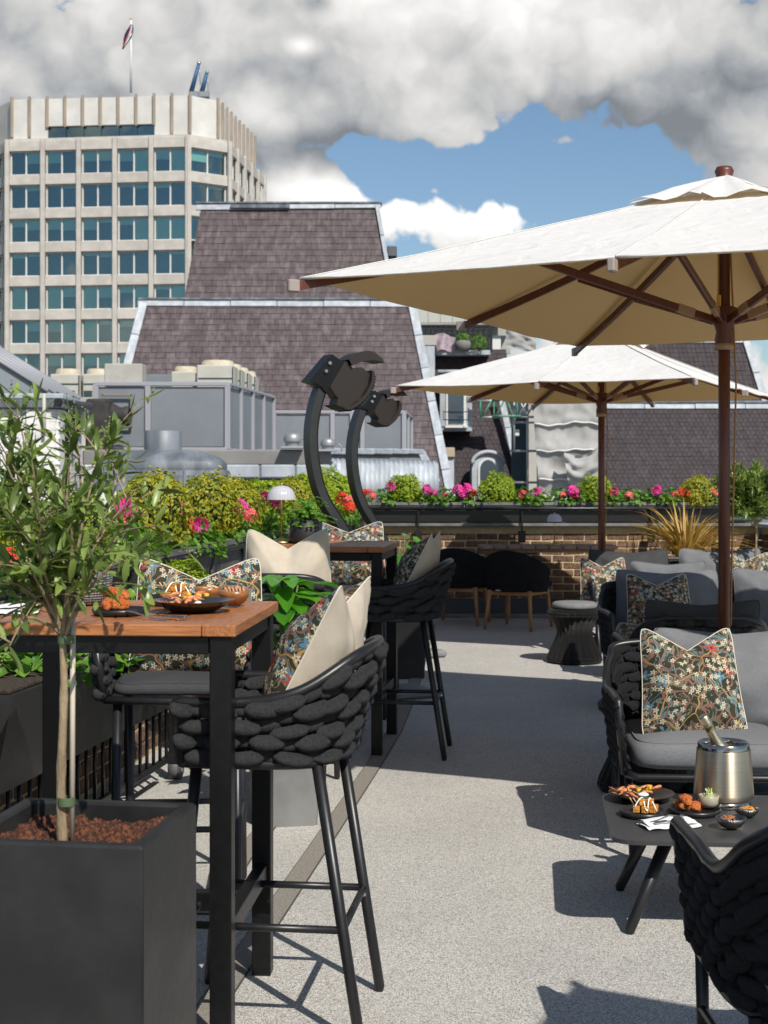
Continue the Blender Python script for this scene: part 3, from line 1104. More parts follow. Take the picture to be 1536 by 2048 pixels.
def facade(p0, p1, nb, nfl, piers=True, wfrac=.86, panes=2):
    d = p1 - p0
    d.z = 0
    L = d.length
    t = d.normalized()
    nrm = V((t.y, -t.x, 0))
    bay = L / nb
    Mf = frame(pt(p0, 0), t, -nrm, V((0, 0, 1)))
    q = random.Random(int(L * 100))
    for i in range(nb + 1):
        MB().box((i * bay, -.1, ztop / 2 + .15), (.42, .40, ztop + .3), b=.03).build('pier', M_STONE, off, Mf)
    for k in range(nfl):
        zt = ztop - .75 - k * fh
        for i in range(nb):
            x = (i + .5) * bay
            w = bay - .44
            MB().box((x, .12, zt + .42), (w, .5, .98), b=.03).build('spandrel', M_STONE, off, Mf)
            wz = zt - .07 - 1.13
            win = MB()
            for xx in ([-w / 2 + .06, 0, w / 2 - .06] if panes == 2 else [-w / 2 + .06, w / 2 - .06]):
                win.box((x + xx, .30, wz), (.12, .14, 2.26))
            win.box((x, .30, wz + 1.08), (w, .13, .09)).box((x, .28, wz - 1.10), (w, .2, .1))
            wo = win.build('window', M_WFRAME, off, Mf)
            for s in ((-1, 1) if panes == 2 else (0,)):
                pw = w / 2 - .1 if panes == 2 else w - .2
                MB().box((x + s * w / 4, .36, wz), (pw, .02, 2.1)).build('pane', M_PANE, wo)
                bl = q.choice([0, .5, .5, .45, .3, 1.0, .95, .18]) if k in (0, 2, 4, 5, 6) else q.choice([0, 0, 0, .12, .2])
                if bl:
                    MB().box((x + s * w / 4, .40, wz + 1.05 * (1 - bl)), (pw, .02, 2.1 * bl)).build('blind', M_BLIND, wo)
    return Mf, L


facade(A, B_, 5, 8)
facade(B_, C_, 1, 3, wfrac=.9)
facade(C_, D_, 5, 3, panes=1)
facade(Z_, A, 2, 8)
# interiors and slab behind the glass
core = [Z_, A, B_, C_, D_, P(300, HZ, 175), P(-45, HZ, 175)]
cen = sum((p for p in core), V()) / len(core)
core2 = [p + (cen - p).normalized() * 1.6 for p in core]
MB().prism([pt(p, -24) for p in core2], (0, 0, ztop + 24)).build('interior', M_ROOM, off)
core3 = [p + (cen - p).normalized() * .25 for p in core]
MB().prism([pt(p, ztop) for p in core3], (0, 0, .45)).build('cornice', M_STONE, off)
MB().prism([pt(p, -24) for p in core3], (0, 0, 24 + ztop - 8 * fh - .6)).build('lower_storeys', M_STONE, off)
# ribbed top storey
tA, tB, tC, tD = P(24, HZ, 142.6), P(380, HZ, 140.9), P(436, HZ, 143.0), P(510, HZ, 159)
tZ = P(-30, HZ, 148)
zt0, zt1 = ztop + .45, 38.0


def toprib(p0, p1, n, skip=()):
    d = p1 - p0
    d.z = 0
    L = d.length
    t = d.normalized()
    Mf = frame(pt(p0, 0), t, V((-t.y, t.x, 0)), V((0, 0, 1)))
    for i in range(n):
        x = (i + .5) * L / n
        z0 = zt0 + (1.25 if i in skip else 0)
        MB().box((x, .25, (z0 + zt1 - .25) / 2), (L / n - .03, .3, zt1 - .25 - z0), b=.02).build('panel', M_WPANEL, off, Mf)
        if i in skip:
            MB().box((x, .4, zt0 + .6), (L / n - .06, .05, 1.15)).build('strip_window', M_PANE, off, Mf)
    for i in range(n + 1):
        z0 = zt0 + (1.1 if (i in skip or i - 1 in skip) else .2)
        MB().box((i * L / n, -.02, (z0 + zt1) / 2), (.24, .22, zt1 - z0), b=.02).build('rib', M_STONEP, off, Mf)


toprib(tA, tB, 10, (2, 3, 4, 5, 6, 7))
toprib(tB, tC, 1)
toprib(tC, tD, 9)
toprib(tZ, tA, 2)
tc = [tZ, tA, tB, tC, tD, P(300, HZ, 172), P(-30, HZ, 172)]
tc2 = [p + (cen - p).normalized() * 1.0 for p in tc]
MB().prism([pt(p, zt0 - .1) for p in tc2], (0, 0, zt1 - zt0 - .2)).build('top_storey_core', M_ROOM, off)

fp = thing('flag_pole', 'white pole with a limp red and blue flag on the tower roof', 'flagpole', P(262, 185, 150))
MB().tube([(0, 0, 0), (0, 0, 7.4)], [.12, .07], 8).build('pole', M_MAST, fp)
MB().ball((0, 0, 7.5), .13).build('finial', M_BRASS, fp)
fl = thing('flag', 'limp red white and blue flag near the top of the tower pole', 'flag', P(262, 100, 150))
for i, mm in enumerate((M_FLAGB, M_FLAGR, M_FLAGW, M_FLAGB)):
    def ff(u, v, i=i):
        z = 2.55 - 2.5 * v
        w = .10 + .34 * math.sin(PI * min(1, v * 1.1)) * (1 - .3 * v)
        x = -.95 * v ** 1.3 + (u + i - 2) * w * .5 + .1
        return (x, -.14 - .10 * math.sin((u + i) * 3.0 + v * 5), z)
    MB().grid(ff, 4, 10).build('flag_fold', mm, fl)
for (x0, y0, x1, y1, lb) in ((382, 178, 398, 126, 'taller blue crane jib leaning on the tower roof'), (403, 178, 414, 145, 'shorter blue crane jib leaning on the tower roof')):
    c = thing('roof_crane', lb, 'crane', P(x0, y0 + 8, 148))
    a, b = V((0, 0, 0)), P(x1, y1, 148) - P(x0, y0 + 8, 148)
    MB().tube([a, b], [.26, .16], 4).build('jib', M_CRANE, c)
    MB().ball(b, .2).build('pulley', M_STEEL, c)
    MB().tube([b, b + V((.15, 0, -2.2))], .03, 4).build('cable', M_STEEL, c)
    MB().box((.3, 0, -.2), (1.0, .8, .6), b=.05).build('winch_box', M_STEEL, c)

# ------------------------------------------------------------------ slate roofs
M_SLATE = slate('purple_grey_slate', (.078, .059, .062), (.142, .114, .117), .10)
M_SLATE2 = slate('shade_toned_slate', (.036, .027, .030), (.056, .044, .048), .06)  # darker slate copy; shade and softer light are put into its colour
M_ROOFCORE = mat('roof_felt_core', (.03, .027, .028), .9)


def slates(parent, bl, br, tr, tl, rows, sw, m, indiv, th=.03):
    xa = (br - bl).normalized()
    ya = ((tl + tr) / 2 - (bl + br) / 2)
    gh = ya.length / rows
    za = xa.cross(ya.normalized()).normalized()
    ya = za.cross(xa)
    tilt = Matrix.Rotation(-.075, 4, 'X')
    base = MB().box((0, 0, 0), (1, 1, 1)).mesh('slate', m) if indiv else None
    mb = MB()
    left = indiv
    for j in range(rows - 1, -1, -1):
        v = (j + .5) / rows
        Lp, Rp = bl.lerp(tl, v), br.lerp(tr, v)
        length = (Rp - Lp).dot(xa)
        x = -sw * (.5 if j % 2 else 0)
        while x < length:
            x0, x1 = max(x, 0), min(x + sw, length)
            x += sw
            if x1 - x0 < .03:
                continue
            c = Lp + xa * (x0 + x1) / 2 + za * (.045 + rnd.uniform(0, .014))
            Mx = frame(c, xa, ya, za) @ tilt @ Matrix.Rotation(rnd.gauss(0, .006), 4, 'Z')
            dim = ((x1 - x0) - .014, gh * 1.10 + rnd.uniform(-.012, .012), th)
            if left > 0:
                left -= 1
                link('slate', base, parent, Mx @ Matrix.Diagonal((*dim, 1)))
            else:
                mb.val = rnd.random() * .98 + .01
                mb.box(Mx.to_translation(), dim, Mx.to_3x3())
    if mb.v:
        mb.build('slating', m, parent, kind='stuff')


def lead_strip(parent, a, b, w, th=.08, name='lead_flashing', side=None, seg=1.4):
    d = (b - a)
    L = d.length
    t = d.normalized()
    n = V((0, -1, 0))
    s = side if side is not None else t.cross(n).normalized()
    n = s.cross(t).normalized()
    k = max(1, int(L / seg))
    for i in range(k):
        c = a + t * (L * (i + .5) / k) + n * (.012 * (i % 2))
        MB().box((0, 0, 0), (L / k - .02, w, th), b=.015).build(name, M_LEAD, parent, frame(c, t, s, n))


def mansard(name, label, tl, tr, br, bl, depth, rows, sw, m, indiv, hipl=.4, hipr=.4, topw=.45):
    h = thing(name, label, 'building', (0, 0, 0))
    slates(h, bl, br, tr, tl, rows, sw, m, indiv)
    bk = V((0, depth, 0))
    MB().add([bl, br, tr, tl, bl + bk, br + bk, tr + bk, tl + bk],
             [(0, 1, 2, 3), (1, 5, 6, 2), (4, 0, 3, 7), (3, 2, 6, 7), (5, 4, 7, 6)]).build('roof_core', M_ROOFCORE, h)
    up = V((0, -.12, 0))
    if topw:
        lead_strip(h, tl + up + V((-.25, 0, 0)), tr + up + V((.2, 0, 0)), topw, .10, 'ridge_flashing', V((0, .25, 1)).normalized(), 1.9)
        MB().box(((tl + tr) / 2 + V((0, .25, topw * .5 + .03))), ((tr - tl).x + .5, .9, .10), b=.02).build('ridge_cap', M_LEADD, h)
    if hipl:
        lead_strip(h, bl + up, tl + up, hipl, .12, 'hip_flashing')
    if hipr:
        lead_strip(h, br + up, tr + up, hipr, .12, 'hip_flashing')
    return h


mA = mansard('slate_mansard', 'large purple slate mansard roof with pale lead hips behind the heaters', P(288, 606, 62), P(824, 608, 62), P(905, 1010, 58.6), P(183, 1010, 58.6), 9, 35, .42, M_SLATE, 300, .34, .34, .30)
mB = mansard('upper_slate_roof', 'taller slate roof block with a pale ridge in front of the office tower', P(402, 416, 75), P(754, 411, 75), P(797, 660, 72.8), P(357, 660, 72.8), 9, 20, .50, M_SLATE, 300, 0, .2, .30)
MB().box(P(520, 413, 74.72), (3.0, .12, .20), b=.03).build('loose_ridge_sheet', M_LEADD, mB)
MB().box(P(784, 506, 75), (.5, 1.2, .55), b=.05).build('vent_stub', M_LEADD, mB)
mD = mansard('right_slate_roof', 'long dark slate roof behind the far umbrella pole', P(1200, 812, 60), P(1680, 812, 60), P(1680, 1010, 58), P(1195, 1010, 58), 8, 23, .19, M_SLATE2, 0, 0, 0, .26)
mD2 = mansard('upper_right_slate_roof', 'upper dark slate roof with stepped hip seen between the umbrellas', P(1228, 680, 66), P(1490, 680, 66), P(1533, 815, 64.5), P(1185, 815, 64.5), 8, 15, .2, M_SLATE2, 0, 0, .3, .3)

# middle block between the roofs
mC = thing('slate_clad_house', 'slate clad house face with two dormer windows and balcony', 'building', (0, 0, 0))
bl, br, tr, tl = P(838, 1010, 66), P(1052, 1010, 66), P(1012, 700, 68.5), P(838, 700, 68.5)
slates(mC, bl, br, tr, tl, 34, .2, M_SLATE2, 0)
bk = V((0, 8, 0))
MB().add([bl, br, tr, tl, bl + bk, br + bk, tr + bk, tl + bk], [(0, 1, 2, 3), (1, 5, 6, 2), (4, 0, 3, 7), (3, 2, 6, 7)]).build('roof_core', M_ROOFCORE, mC)
lead_strip(mC, P(1048, 1000, 65.8), P(1000, 785, 66.9), .28, .12, 'hip_flashing')
M_BACKW = mat('pale_render', (.36, .35, .32), .9, c2=(.44, .42, .38), vs=.5)
MB().box(P(925, 668, 71), (4.6, .3, 1.9)).build('balcony_wall', M_BACKW, mC)
fa = MB()
for i in range(15):
    fa.box(P(838 + i * 12.2, 630, 70) + V((0, .03 * (i % 2), 0)), (.30, .12, .75), b=.01)
fa.build('corrugated_fascia', mat('pale_metal_fascia', (.42, .42, .38), .6), mC)
MB().box(P(930, 652, 70.2), (4.4, .5, .09)).build('fascia_drip', M_ROOM, mC)
MB().box(P(925, 707, 68), (2.5, 1.0, .22), b=.02).build('balcony_slab', M_LEAD, mC)
for i in range(13):
    px = 850 + i * 10.6
    MB().box(P(px, 676, 67.6), (.05, .05, 1.15)).build('baluster', M_RAIL, mC)
    if i < 12:
        MB().tube([P(px + 5.3, 664, 67.6) + V((.1 * math.cos(a), 0, .12 * math.sin(a))) for a in [k * PI / 4 for k in range(9)]], .022, 4).build('iron_scroll', M_RAIL, mC)
        MB().tube([P(px + 1, 685, 67.6), P(px + 9, 672, 67.6)], .02, 4).build('iron_scroll', M_RAIL, mC)
for y in (651, 672, 698):
    MB().box(P(914, y, 67.6), (3.1, .05, .05)).build('balcony_rail', M_RAIL, mC)
MB().box(P(982, 672, 67.6), (.13, .13, 1.5)).build('balcony_post', M_RAIL, mC)
MB().box(P(990, 690, 70.5), (.55, .1, .9), b=.02).build('door_frame', M_WFRAME, mC)
for px in (858,):
    MB().box(P(px, 682, 65.5), (.62, .5, .46), b=.03).build('chimney_cap', M_BACKW, mC)
    MB().box(P(px + 1, 740, 65.5), (.46, .45, 2.1), b=.03).build('lead_shaft', M_LEAD, mC)
MB().box(P(896, 905, 63.5), (.56, .5, .42), b=.03).build('chimney_cap', mat('sandstone_cap', (.40, .33, .25), .9), mC)
MB().box(P(897, 960, 63.6), (.46, .4, 1.9), b=.02).build('lead_shaft', M_LEAD, mC)
clo = MB().grid(lambda u, v: P(869 + 42 * u + 5 * v * (1 - u), 670 + 33 * v - 4 * math.sin(u * 5), 67.3) + V((0, .12 * math.sin(u * 9 + v * 3), 0)), 10, 6)
tag(clo.build('hanging_cloth', mat('pale_pink_cloth', (.46, .36, .40), .9, c2=(.30, .24, .28), vs=5.)), 'pale pink cloth hung over the far balcony railing', 'cloth')
pot = thing('balcony_pot', 'round stone pot with a shrub on the far balcony', 'plant pot', P(926, 703, 67.0))
MB().lathe([(.0, 0), (.22, 0), (.36, .18), (.38, .34), (.30, .5), (.27, .48), (0, .44)], 14).build('pot', mat('grey_stone_pot', (.17, .16, .15), .9), pot)
leaf_ball(500, .30, .10, M_GERAN, 77, .7).build('shrub', M_GERAN, pot, Matrix.Translation((0, 0, .62)))
sh = thing('balcony_shrub', 'dark shrub at the right end of the far balcony', 'shrub', P(958, 703, 67.0))
leaf_ball(600, .36, .10, M_GERAN, 78).build('foliage', M_GERAN, sh, Matrix.Translation((0, 0, .4)))
MB().tube([(0, 0, 0), (0, 0, .3)], .04, 6).build('stem', M_TWIG, sh)


def dormer(label, x0, x1, y0, y1, Y, arch):
    p0, p1 = P(x0, y1, Y), P(x1, y0, Y)
    w, h = p1.x - p0.x, p1.z - p0.z
    d = thing('dormer_window', label, 'window', ((p0.x + p1.x) / 2, Y, p0.z))
    out, hole = [], []
    if arch:
        k = 12
        hs = h - w * .38
        out = [V((-w / 2, 0, 0)), V((w / 2, 0, 0)), V((w / 2, 0, hs))] + [V((w / 2 * math.cos(a), 0, hs + w * .38 * math.sin(a))) for a in [PI * i / k for i in range(1, k)]] + [V((-w / 2, 0, hs))]
    else:
        out = [V((-w / 2, 0, 0)), V((w / 2, 0, 0)), V((w / 2, 0, h)), V((-w / 2, 0, h))]
    MB().prism(out, (0, 1.6, 0)).build('lead_cheek', M_LEAD, d)
    hood = [p * 1.0 for p in out[2:]] if arch else [V((w / 2 + .1, 0, h)), V((-w / 2 - .1, 0, h))]
    MB().tube([p + V((0, -.1, .03)) for p in hood], .09, 6).build('hood', M_LEAD, d)
    sc = .62
    cz = h * .45
    inn = [V((p.x * sc, -.06, cz + (p.z - cz) * .80)) for p in out]
    MB().prism(inn, (0, .03, 0)).build('frame', M_WFRAME, d)
    inn = [V((p.x * sc * .78, -.10, cz + (p.z - cz) * .72)) for p in out]
    MB().prism(inn, (0, .03, 0)).build('pane', mat('dormer_glass', (.015, .03, .045), .06, c2=(.02, .05, .08), vs=1.4, spec=1.0), d)
    MB().box((0, -.12, h * .07), (w * .7, .2, .12), b=.02).build('sill', M_WFRAME, d)
    return d


dormer('tall white framed dormer window under the far umbrella', 880, 944, 745, 862, 66.0, False)
dormer('arched lead dormer window above the rear flower trough', 944, 1008, 905, 1000, 64.2, True)
gr = thing('window_guard', 'thin black guard rail across the tall dormer', 'railing', P(912, 835, 65.4))
for z in (-.1, .25):
    MB().box((0, 0, z), (1.15, .03, .04)).build('bar', M_RAIL, gr)
for x in (-.55, .55):
    MB().box((x, 0, .08), (.03, .03, .4)).build('upright', M_RAIL, gr)

# scaffold, lattice beam and sheeting
M_GREENP = mat('green_scaffold_paint', (.03, .20, .10), .5, c2=(.28, .30, .28), vs=3., lo=.5, hi=.7)
M_GALV = mat('galvanised_tube', (.32, .33, .33), .45, .5)
M_PINKP = mat('faded_pink_paint', (.40, .16, .19), .6)
lb = thing('lattice_beam', 'green and grey lattice beam jutting from the scaffold', 'scaffold', (0, 0, 0))
YB = 58
for y in (801, 834):
    MB().tube([P(955, y + 1, YB), P(1000, y, YB)], .045, 6).build('chord', M_GALV, lb)
    MB().tube([P(985, y - 2, YB - .1), P(1042, y - 2, YB - .1)], .045, 6).build('chord', M_GREENP, lb)
    MB().tube([P(1035, y, YB), P(1085, y, YB)], .045, 6).build('chord', M_GALV, lb)
for (xa, ya, xb, yb, mm) in ((961, 801, 961, 834, M_GREENP), (965, 832, 982, 803, M_GREENP), (988, 801, 988, 834, M_GREENP), (991, 832, 1008, 802, M_GREENP), (1014, 802, 1026, 832, M_GREENP), (1034, 801, 1034, 834, M_GREENP), (1036, 834, 1055, 801, M_GALV), (1040, 801, 1052, 830, M_GALV), (1055, 830, 1068, 806, M_GALV), (1058, 799, 1072, 832, M_PINKP)):
    MB().tube([P(xa, ya, YB - .05), P(xb, yb, YB - .05)], .035, 6).build('brace', mm, lb)
sf = thing('scaffold_tower', 'scaffold poles and boards standing left of the white sheeting', 'scaffold', P(1045, 1020, 59))
o = P(1045, 1020, 59)
for px, y0, y1 in ((1028, 788, 905), (1055, 788, 1010), (1076, 820, 1010)):
    MB().tube([P(px, y0, 58.2) - o, P(px, y1, 58.2) - o], .05, 6).build('standard', M_GALV, sf)
for y in (845, 902, 965):
    MB().tube([P(1020, y, 58.4) - o, P(1085, y, 58.4) - o], .045, 6).build('ledger', M_GALV, sf)
MB().box(P(1044, 900, 63) - o, (.9, .2, 4.6)).build('dark_gap_panel', M_ROOM, sf)  # near-black panel stands in for the shade of the open gap
MB().box(P(1064, 905, 62) - o, (.42, .6, 4.6), b=.03).build('stone_pier', M_BACKW, sf)
MB().box(P(1033, 866, 58.6) - o, (.22, .2, .26), b=.03).build('site_lamp', M_WFRAME, sf)


def sheet(u, v):
    x = 1066 + 14 * v ** 1.5 + (138 - 10 * v) * u + 3 * noise.noise(V((u * 2, v * 7, 3)))
    y = 786 + 205 * v + 5 * math.sin(u * 7) * (1 - v)
    sag = .0
    for k in (.0, .28, .55, .8):
        sag += .10 * math.exp(-((v - k) / .05) ** 2)
    b = .16 * noise.noise(V((u * 3.1, v * 4.2, 1))) + .06 * noise.noise(V((u * 8, v * 6, 4))) + .10 * abs(noise.noise(V((u * 5 + v * 6, v * 3 - u * 4, 7)))) + .12 * abs(noise.noise(V((u * 2.2 - v * 5, v * 2, 17)))) + .30 * max(0, v - .55) * math.sin(u * 9 + v * 14)
    return P(x, y, 57.5 + b - sag)


def tarp_material():
    mt, nt, b = newmat('white_scaffold_sheeting')
    co = tcoord(nt)
    nt.links.new(mixc(nt, rampn(nt, noisen(nt, co, .9, 5), .35, .7), (.29, .285, .275), (.38, .375, .36)), b.inputs['Base Color'])
    b.inputs['Roughness'].default_value = .9
    b.inputs['Specular IOR Level'].default_value = .15
    return mt


M_TARP = tarp_material()
shd = tag(MB().grid(sheet, 40, 44).build('scaffold_sheeting', M_TARP), 'crumpled white sheeting hung on the scaffold beside the umbrella pole', 'sheeting')
for v_ in (.02, .30, .56, .84):
    MB().tube([sheet(i / 24, v_) + V((0, -.05, .02 * math.sin(i))) for i in range(25)], .035, 5).build('strap', M_WFRAME, shd)
MB().grid(lambda u, v: P(1128 + 70 * u + 8 * v, 905 + 62 * v + 12 * math.sin(u * 3) - 14 * u, 56.9 + .35 * noise.noise(V((u * 3, v * 5, 2))) - .3 * math.sin(PI * v)), 16, 12).build('loose_flap', M_TARP, shd)
tag(MB().grid(lambda u, v: P(1012 + 60 * u, 655 + 40 * v + 10 * u, 63 + .12 * noise.noise(V((u * 4, v * 5, 9)))), 16, 12).build('roof_tarpaulin', M_TARP), 'wrinkled pale tarpaulin showing above the far umbrella', 'tarpaulin')

# ------------------------------------------------------------------ plant room roofscape on the left
M_SCREEN = mat('grey_screen_panel', (.165, .182, .20), .42, c2=(.20, .218, .237), vs=.7, rand=.05, detail=5)
M_SCRF = mat('pale_screen_frame', (.29, .295, .32), .5)
scr = thing('plant_screen', 'grey panelled plant screen with pale frame below the slate roof', 'screen', (0, 0, 0))


def panel_run(par, p0, p1, z0, z1, n, fr=.12, splits=None):
    d = p1 - p0
    d.z = 0
    L = d.length
    t = d.normalized()
    Mf = frame(V((p0.x, p0.y, 0)), t, V((-t.y, t.x, 0)), V((0, 0, 1)))
    cuts = [L * s for s in splits] if splits else [L * i / n for i in range(n + 1)]
    for a, b in zip(cuts, cuts[1:]):
        MB().box(((a + b) / 2, .04, (z0 + z1) / 2), (b - a - fr, .05, z1 - z0 - fr), b=.01).build('panel', M_SCREEN, par, Mf)
    for c in cuts:
        MB().box((c, .0, (z0 + z1) / 2), (fr, .1, z1 - z0), b=.01).build('mullion', M_SCRF, par, Mf)
    for z in (z0, z1):
        MB().box((L / 2, -.01, z), (L, .09, fr * .7), b=.01).build('frame_rail', M_SCRF, par, Mf)


za, zb = EYE + (950 - 899) * 34 / FPX, EYE + (950 - 768) * 34 / FPX
panel_run(scr, P(192, HZ, 34), P(455, HZ, 34), za, zb, 2, .13, (0, .395, 1))
panel_run(scr, P(456, HZ, 34), P(547, HZ, 39.8), za, zb, 4, .10)
panel_run(scr, P(548, HZ, 42), P(808, HZ, 42), EYE + (950 - 913) * 42 / FPX, EYE + (950 - 824) * 42 / FPX, 4, .13, (0, .45, .60, .68, 1))
panel_run(scr, P(808, HZ, 42), P(823, HZ, 46), EYE + (950 - 915) * 42 / FPX, EYE + (950 - 824) * 42 / FPX, 2, .08)
for px in (250, 330, 440, 470, 520):
    MB().box(P(px, 905, 34.5), (.1, .1, .16)).build('foot', M_SCRF, scr)
# black fabric duct
dk = thing('black_duct', 'sagging black fabric duct feeding into the plant screen', 'duct', P(198, 905, 33))
o = P(198, 905, 33)
M_DUCT = mat('black_duct_cloth', (.020, .018, .017), .8, c2=(.045, .040, .036), vs=4., bump=.5, bs=7.)
MB().box(P(199, 852, 33) - o, (.53, .6, 1.20), b=.06).build('riser', M_DUCT, dk)
MB().grid(lambda u, v: P(220 + 40 * u, 831, 33.1) - o + V((0, .28 * math.cos(v * 2 * PI), (.26 - .07 * u + .03 * math.sin(u * 9)) * math.sin(v * 2 * PI) - .02 * u)), 8, 16).build('arm', M_DUCT, dk)
M_RUST = mat('rusty_frame', (.20, .17, .14), .7)
for dx, dz, w_, h_ in ((-.33, 0, .05, .78), (.33, 0, .05, .78), (0, .365, .70, .05), (0, -.365, .70, .05)):
    MB().box(P(234, 822, 33.9) - o + V((dx, 0, dz)), (w_, .06, h_), b=.01).build('opening_frame', M_RUST, dk)
# condenser units
M_COND = mat('cream_condenser_paint', (.40, .39, .335), .6, c2=(.46, .445, .39), vs=2.)
M_CONDD = mat('rusty_fan_cowl', (.45, .38, .27), .7, c2=(.52, .47, .36), vs=6.)


def condenser(label, x0, x1, y0, y1, Y, dep=.8, fans=1):
    p0, p1 = P(x0, y1, Y), P(x1, y0, Y)
    w, h = p1.x - p0.x, p1.z - p0.z
    c = thing('condenser_unit', label, 'air conditioner', (p0.x + w / 2, Y, p0.z), 0, 'cream condenser units')
    MB().box((0, dep / 2, h / 2), (w, dep, h), b=.03).build('casing', M_COND, c)
    MB().box((0, -.012, h * .62), (w * .9, .02, .03)).build('seam', M_ROOM, c)
    for sx_ in (-.28, .16):
        MB().box((w * sx_, -.012, h * .25), (w * .32, .02, h * .22)).build('louvre_slot', M_ROOM, c)
    MB().box((w * .47, -.012, h * .5), (.03, .02, h * .9)).build('louvre_slot', M_ROOM, c)
    MB().lathe([(min(w, dep) * .46, 0), (min(w, dep) * .42, .14), (min(w, dep) * .36, .17), (min(w, dep) * .3, .10)], 14, (0, dep / 2, h)).build('fan_cowl', M_CONDD, c)
    return c


condenser('cream condenser nearest the skylight slope', 100, 160, 748, 800, 42)
condenser('cream condenser left of the concrete vent box', 165, 216, 748, 800, 42)
condenser('small cream condenser beside the tall row', 342, 394, 743, 800, 43)
for i in range(4):
    Y = 42 + i * 1.5
    condenser('tall cream condenser, %s back in the row on the screen' % ORD[i], 393 + i * 22, 468 + i * 14.5, 730 + i * 7, 800, Y, 1.2)
tag(MB().box((0, 0, 0), (75 * 40 / FPX, .7, .62), b=.02).build('vent_box', mat('weathered_concrete', (.42, .405, .37), .9, c2=(.36, .34, .30), vs=2.), None, Matrix.Translation(P(251, 752, 40))), 'pale concrete vent box standing above the screen', 'vent box')
for px in (218, 283):
    pass
tag(MB().box((0, 0, 0), (150 * 44 / FPX, .2, .9), b=.02).build('rear_screen', M_SCREEN, None, Matrix.Translation(P(300, 778, 46))), 'plain grey rear screen between the condensers', 'screen')
# skylight
sk = thing('lean_to_skylight', 'sloping glazed skylight with pale bars at the left edge', 'skylight', (0, 0, 0))
a0, a1 = P(-150, 634, 31), P(97, 788, 31)
MB().prism([a0, a1, P(-150, 800, 31)], (0, 5, 0)).build('glazing', mat('dusty_glass', (.22, .25, .27), .25, c2=(.3, .32, .33), vs=1.), sk)
for i in range(5):
    y = V((0, i * .8 - .05, .06))
    MB().tube([a0 + y, a1 + y], .06, 4).build('glazing_bar', M_SCRF, sk)
# white painted brick block
wb = thing('white_brick_building', 'white painted brick building with lead parapet behind the olive tree', 'building', (0, 0, 0))
pa, pb, pc = P(-700, HZ, 26), P(116, HZ, 26), P(168, HZ, 29.5)
zc = EYE + (950 - 818) * 26 / FPX
wbm = [MB().box((0, 0, 0), (.215, .1, .066), b=.005).mesh('brick', M_WBRICK)]
for p0, p1, lim, xv in ((pa, pb, 210, 5.6), (pb, pc, 80, 0)):
    d = p1 - p0
    L = d.length
    t = d.normalized()
    Mf = frame(V((p0.x, p0.y, 0)), t, V((-t.y, t.x, 0)), V((0, 0, 1)))
    MB().box((L / 2, .3, zc / 2 - .6), (L, .5, zc + 1.2)).build('wall', M_WBRICK, wb, Mf)
    n = 0
    rest = MB()
    for j in range(28):
        z = zc - .04 - j * .076
        x = .05 + (.11 if j % 2 else 0)
        while x < L - .08:
            cpos = (x + .05, .093 + rnd.uniform(-.003, .003), z)
            if n < lim and x > xv:
                link('brick', wbm[0], wb, Mf @ Matrix.Translation(cpos))
            else:
                rest.val = rnd.random()
                rest.box(cpos, (.215, .1, .066))
            n += 1 if x > xv else 0
            x += .226
    if rest.v:
        rest.build('brickwork', M_WBRICK, wb, Mf, 'stuff')
    MB().box((L / 2, .2, zc + .09), (L + .12, .6, .16), b=.02).build('lead_fascia', M_LEADD, wb, Mf)
    MB().box((L / 2, .25, zc + .22), (L + .2, .7, .10), b=.02).build('lead_coping', M_LEAD, wb, Mf)
MB().tube([P(88, 787, 25.9), P(88, 872, 25.9)], .035, 6).build('cream_pipe', M_COND, wb)
MB().tube([P(137, 815, 26.6), P(138, 830, 26.6), P(134, 838, 26.6), P(134, 985, 26.6)], .045, 8).build('downpipe', M_RAIL, wb)
MB().tube([P(115, 804, 25.8), P(180, 812, 29)], .07, 8).build('gutter', M_RAIL, wb)
for i in range(6):
    MB().box(P(151, 836 + i * 6.4, 27.6), (.19, .06, .03), Matrix.Rotation(.5, 3, 'X')).build('louvre_slat', M_RAIL, wb)
MB().box(P(151, 852, 27.75), (.2, .02, .42)).build('louvre_back', M_ROOM, wb)


# lead dome vent
def rrect(w, d, r, z, n=5):
    out = []
    for cx, cy, a0 in ((w / 2 - r, d / 2 - r, 0), (-w / 2 + r, d / 2 - r, 90), (-w / 2 + r, -d / 2 + r, 180), (w / 2 - r, -d / 2 + r, 270)):
        for k in range(n + 1):
            a = R(a0 + 90 * k / n)
            out.append(V((cx + r * math.cos(a), cy + r * math.sin(a), z)))
    return out


def loft(rings, cap=True, smooth=True):
    mb = MB()
    n = len(rings[0])
    mb.add([p for r_ in rings for p in r_], [(i * n + k, i * n + (k + 1) % n, (i + 1) * n + (k + 1) % n, (i + 1) * n + k) for i in range(len(rings) - 1) for k in range(n)], smooth)
    if cap:
        mb.add(rings[-1], [tuple(range(n))])
        mb.add(rings[0], [tuple(range(n))[::-1]])
    return mb


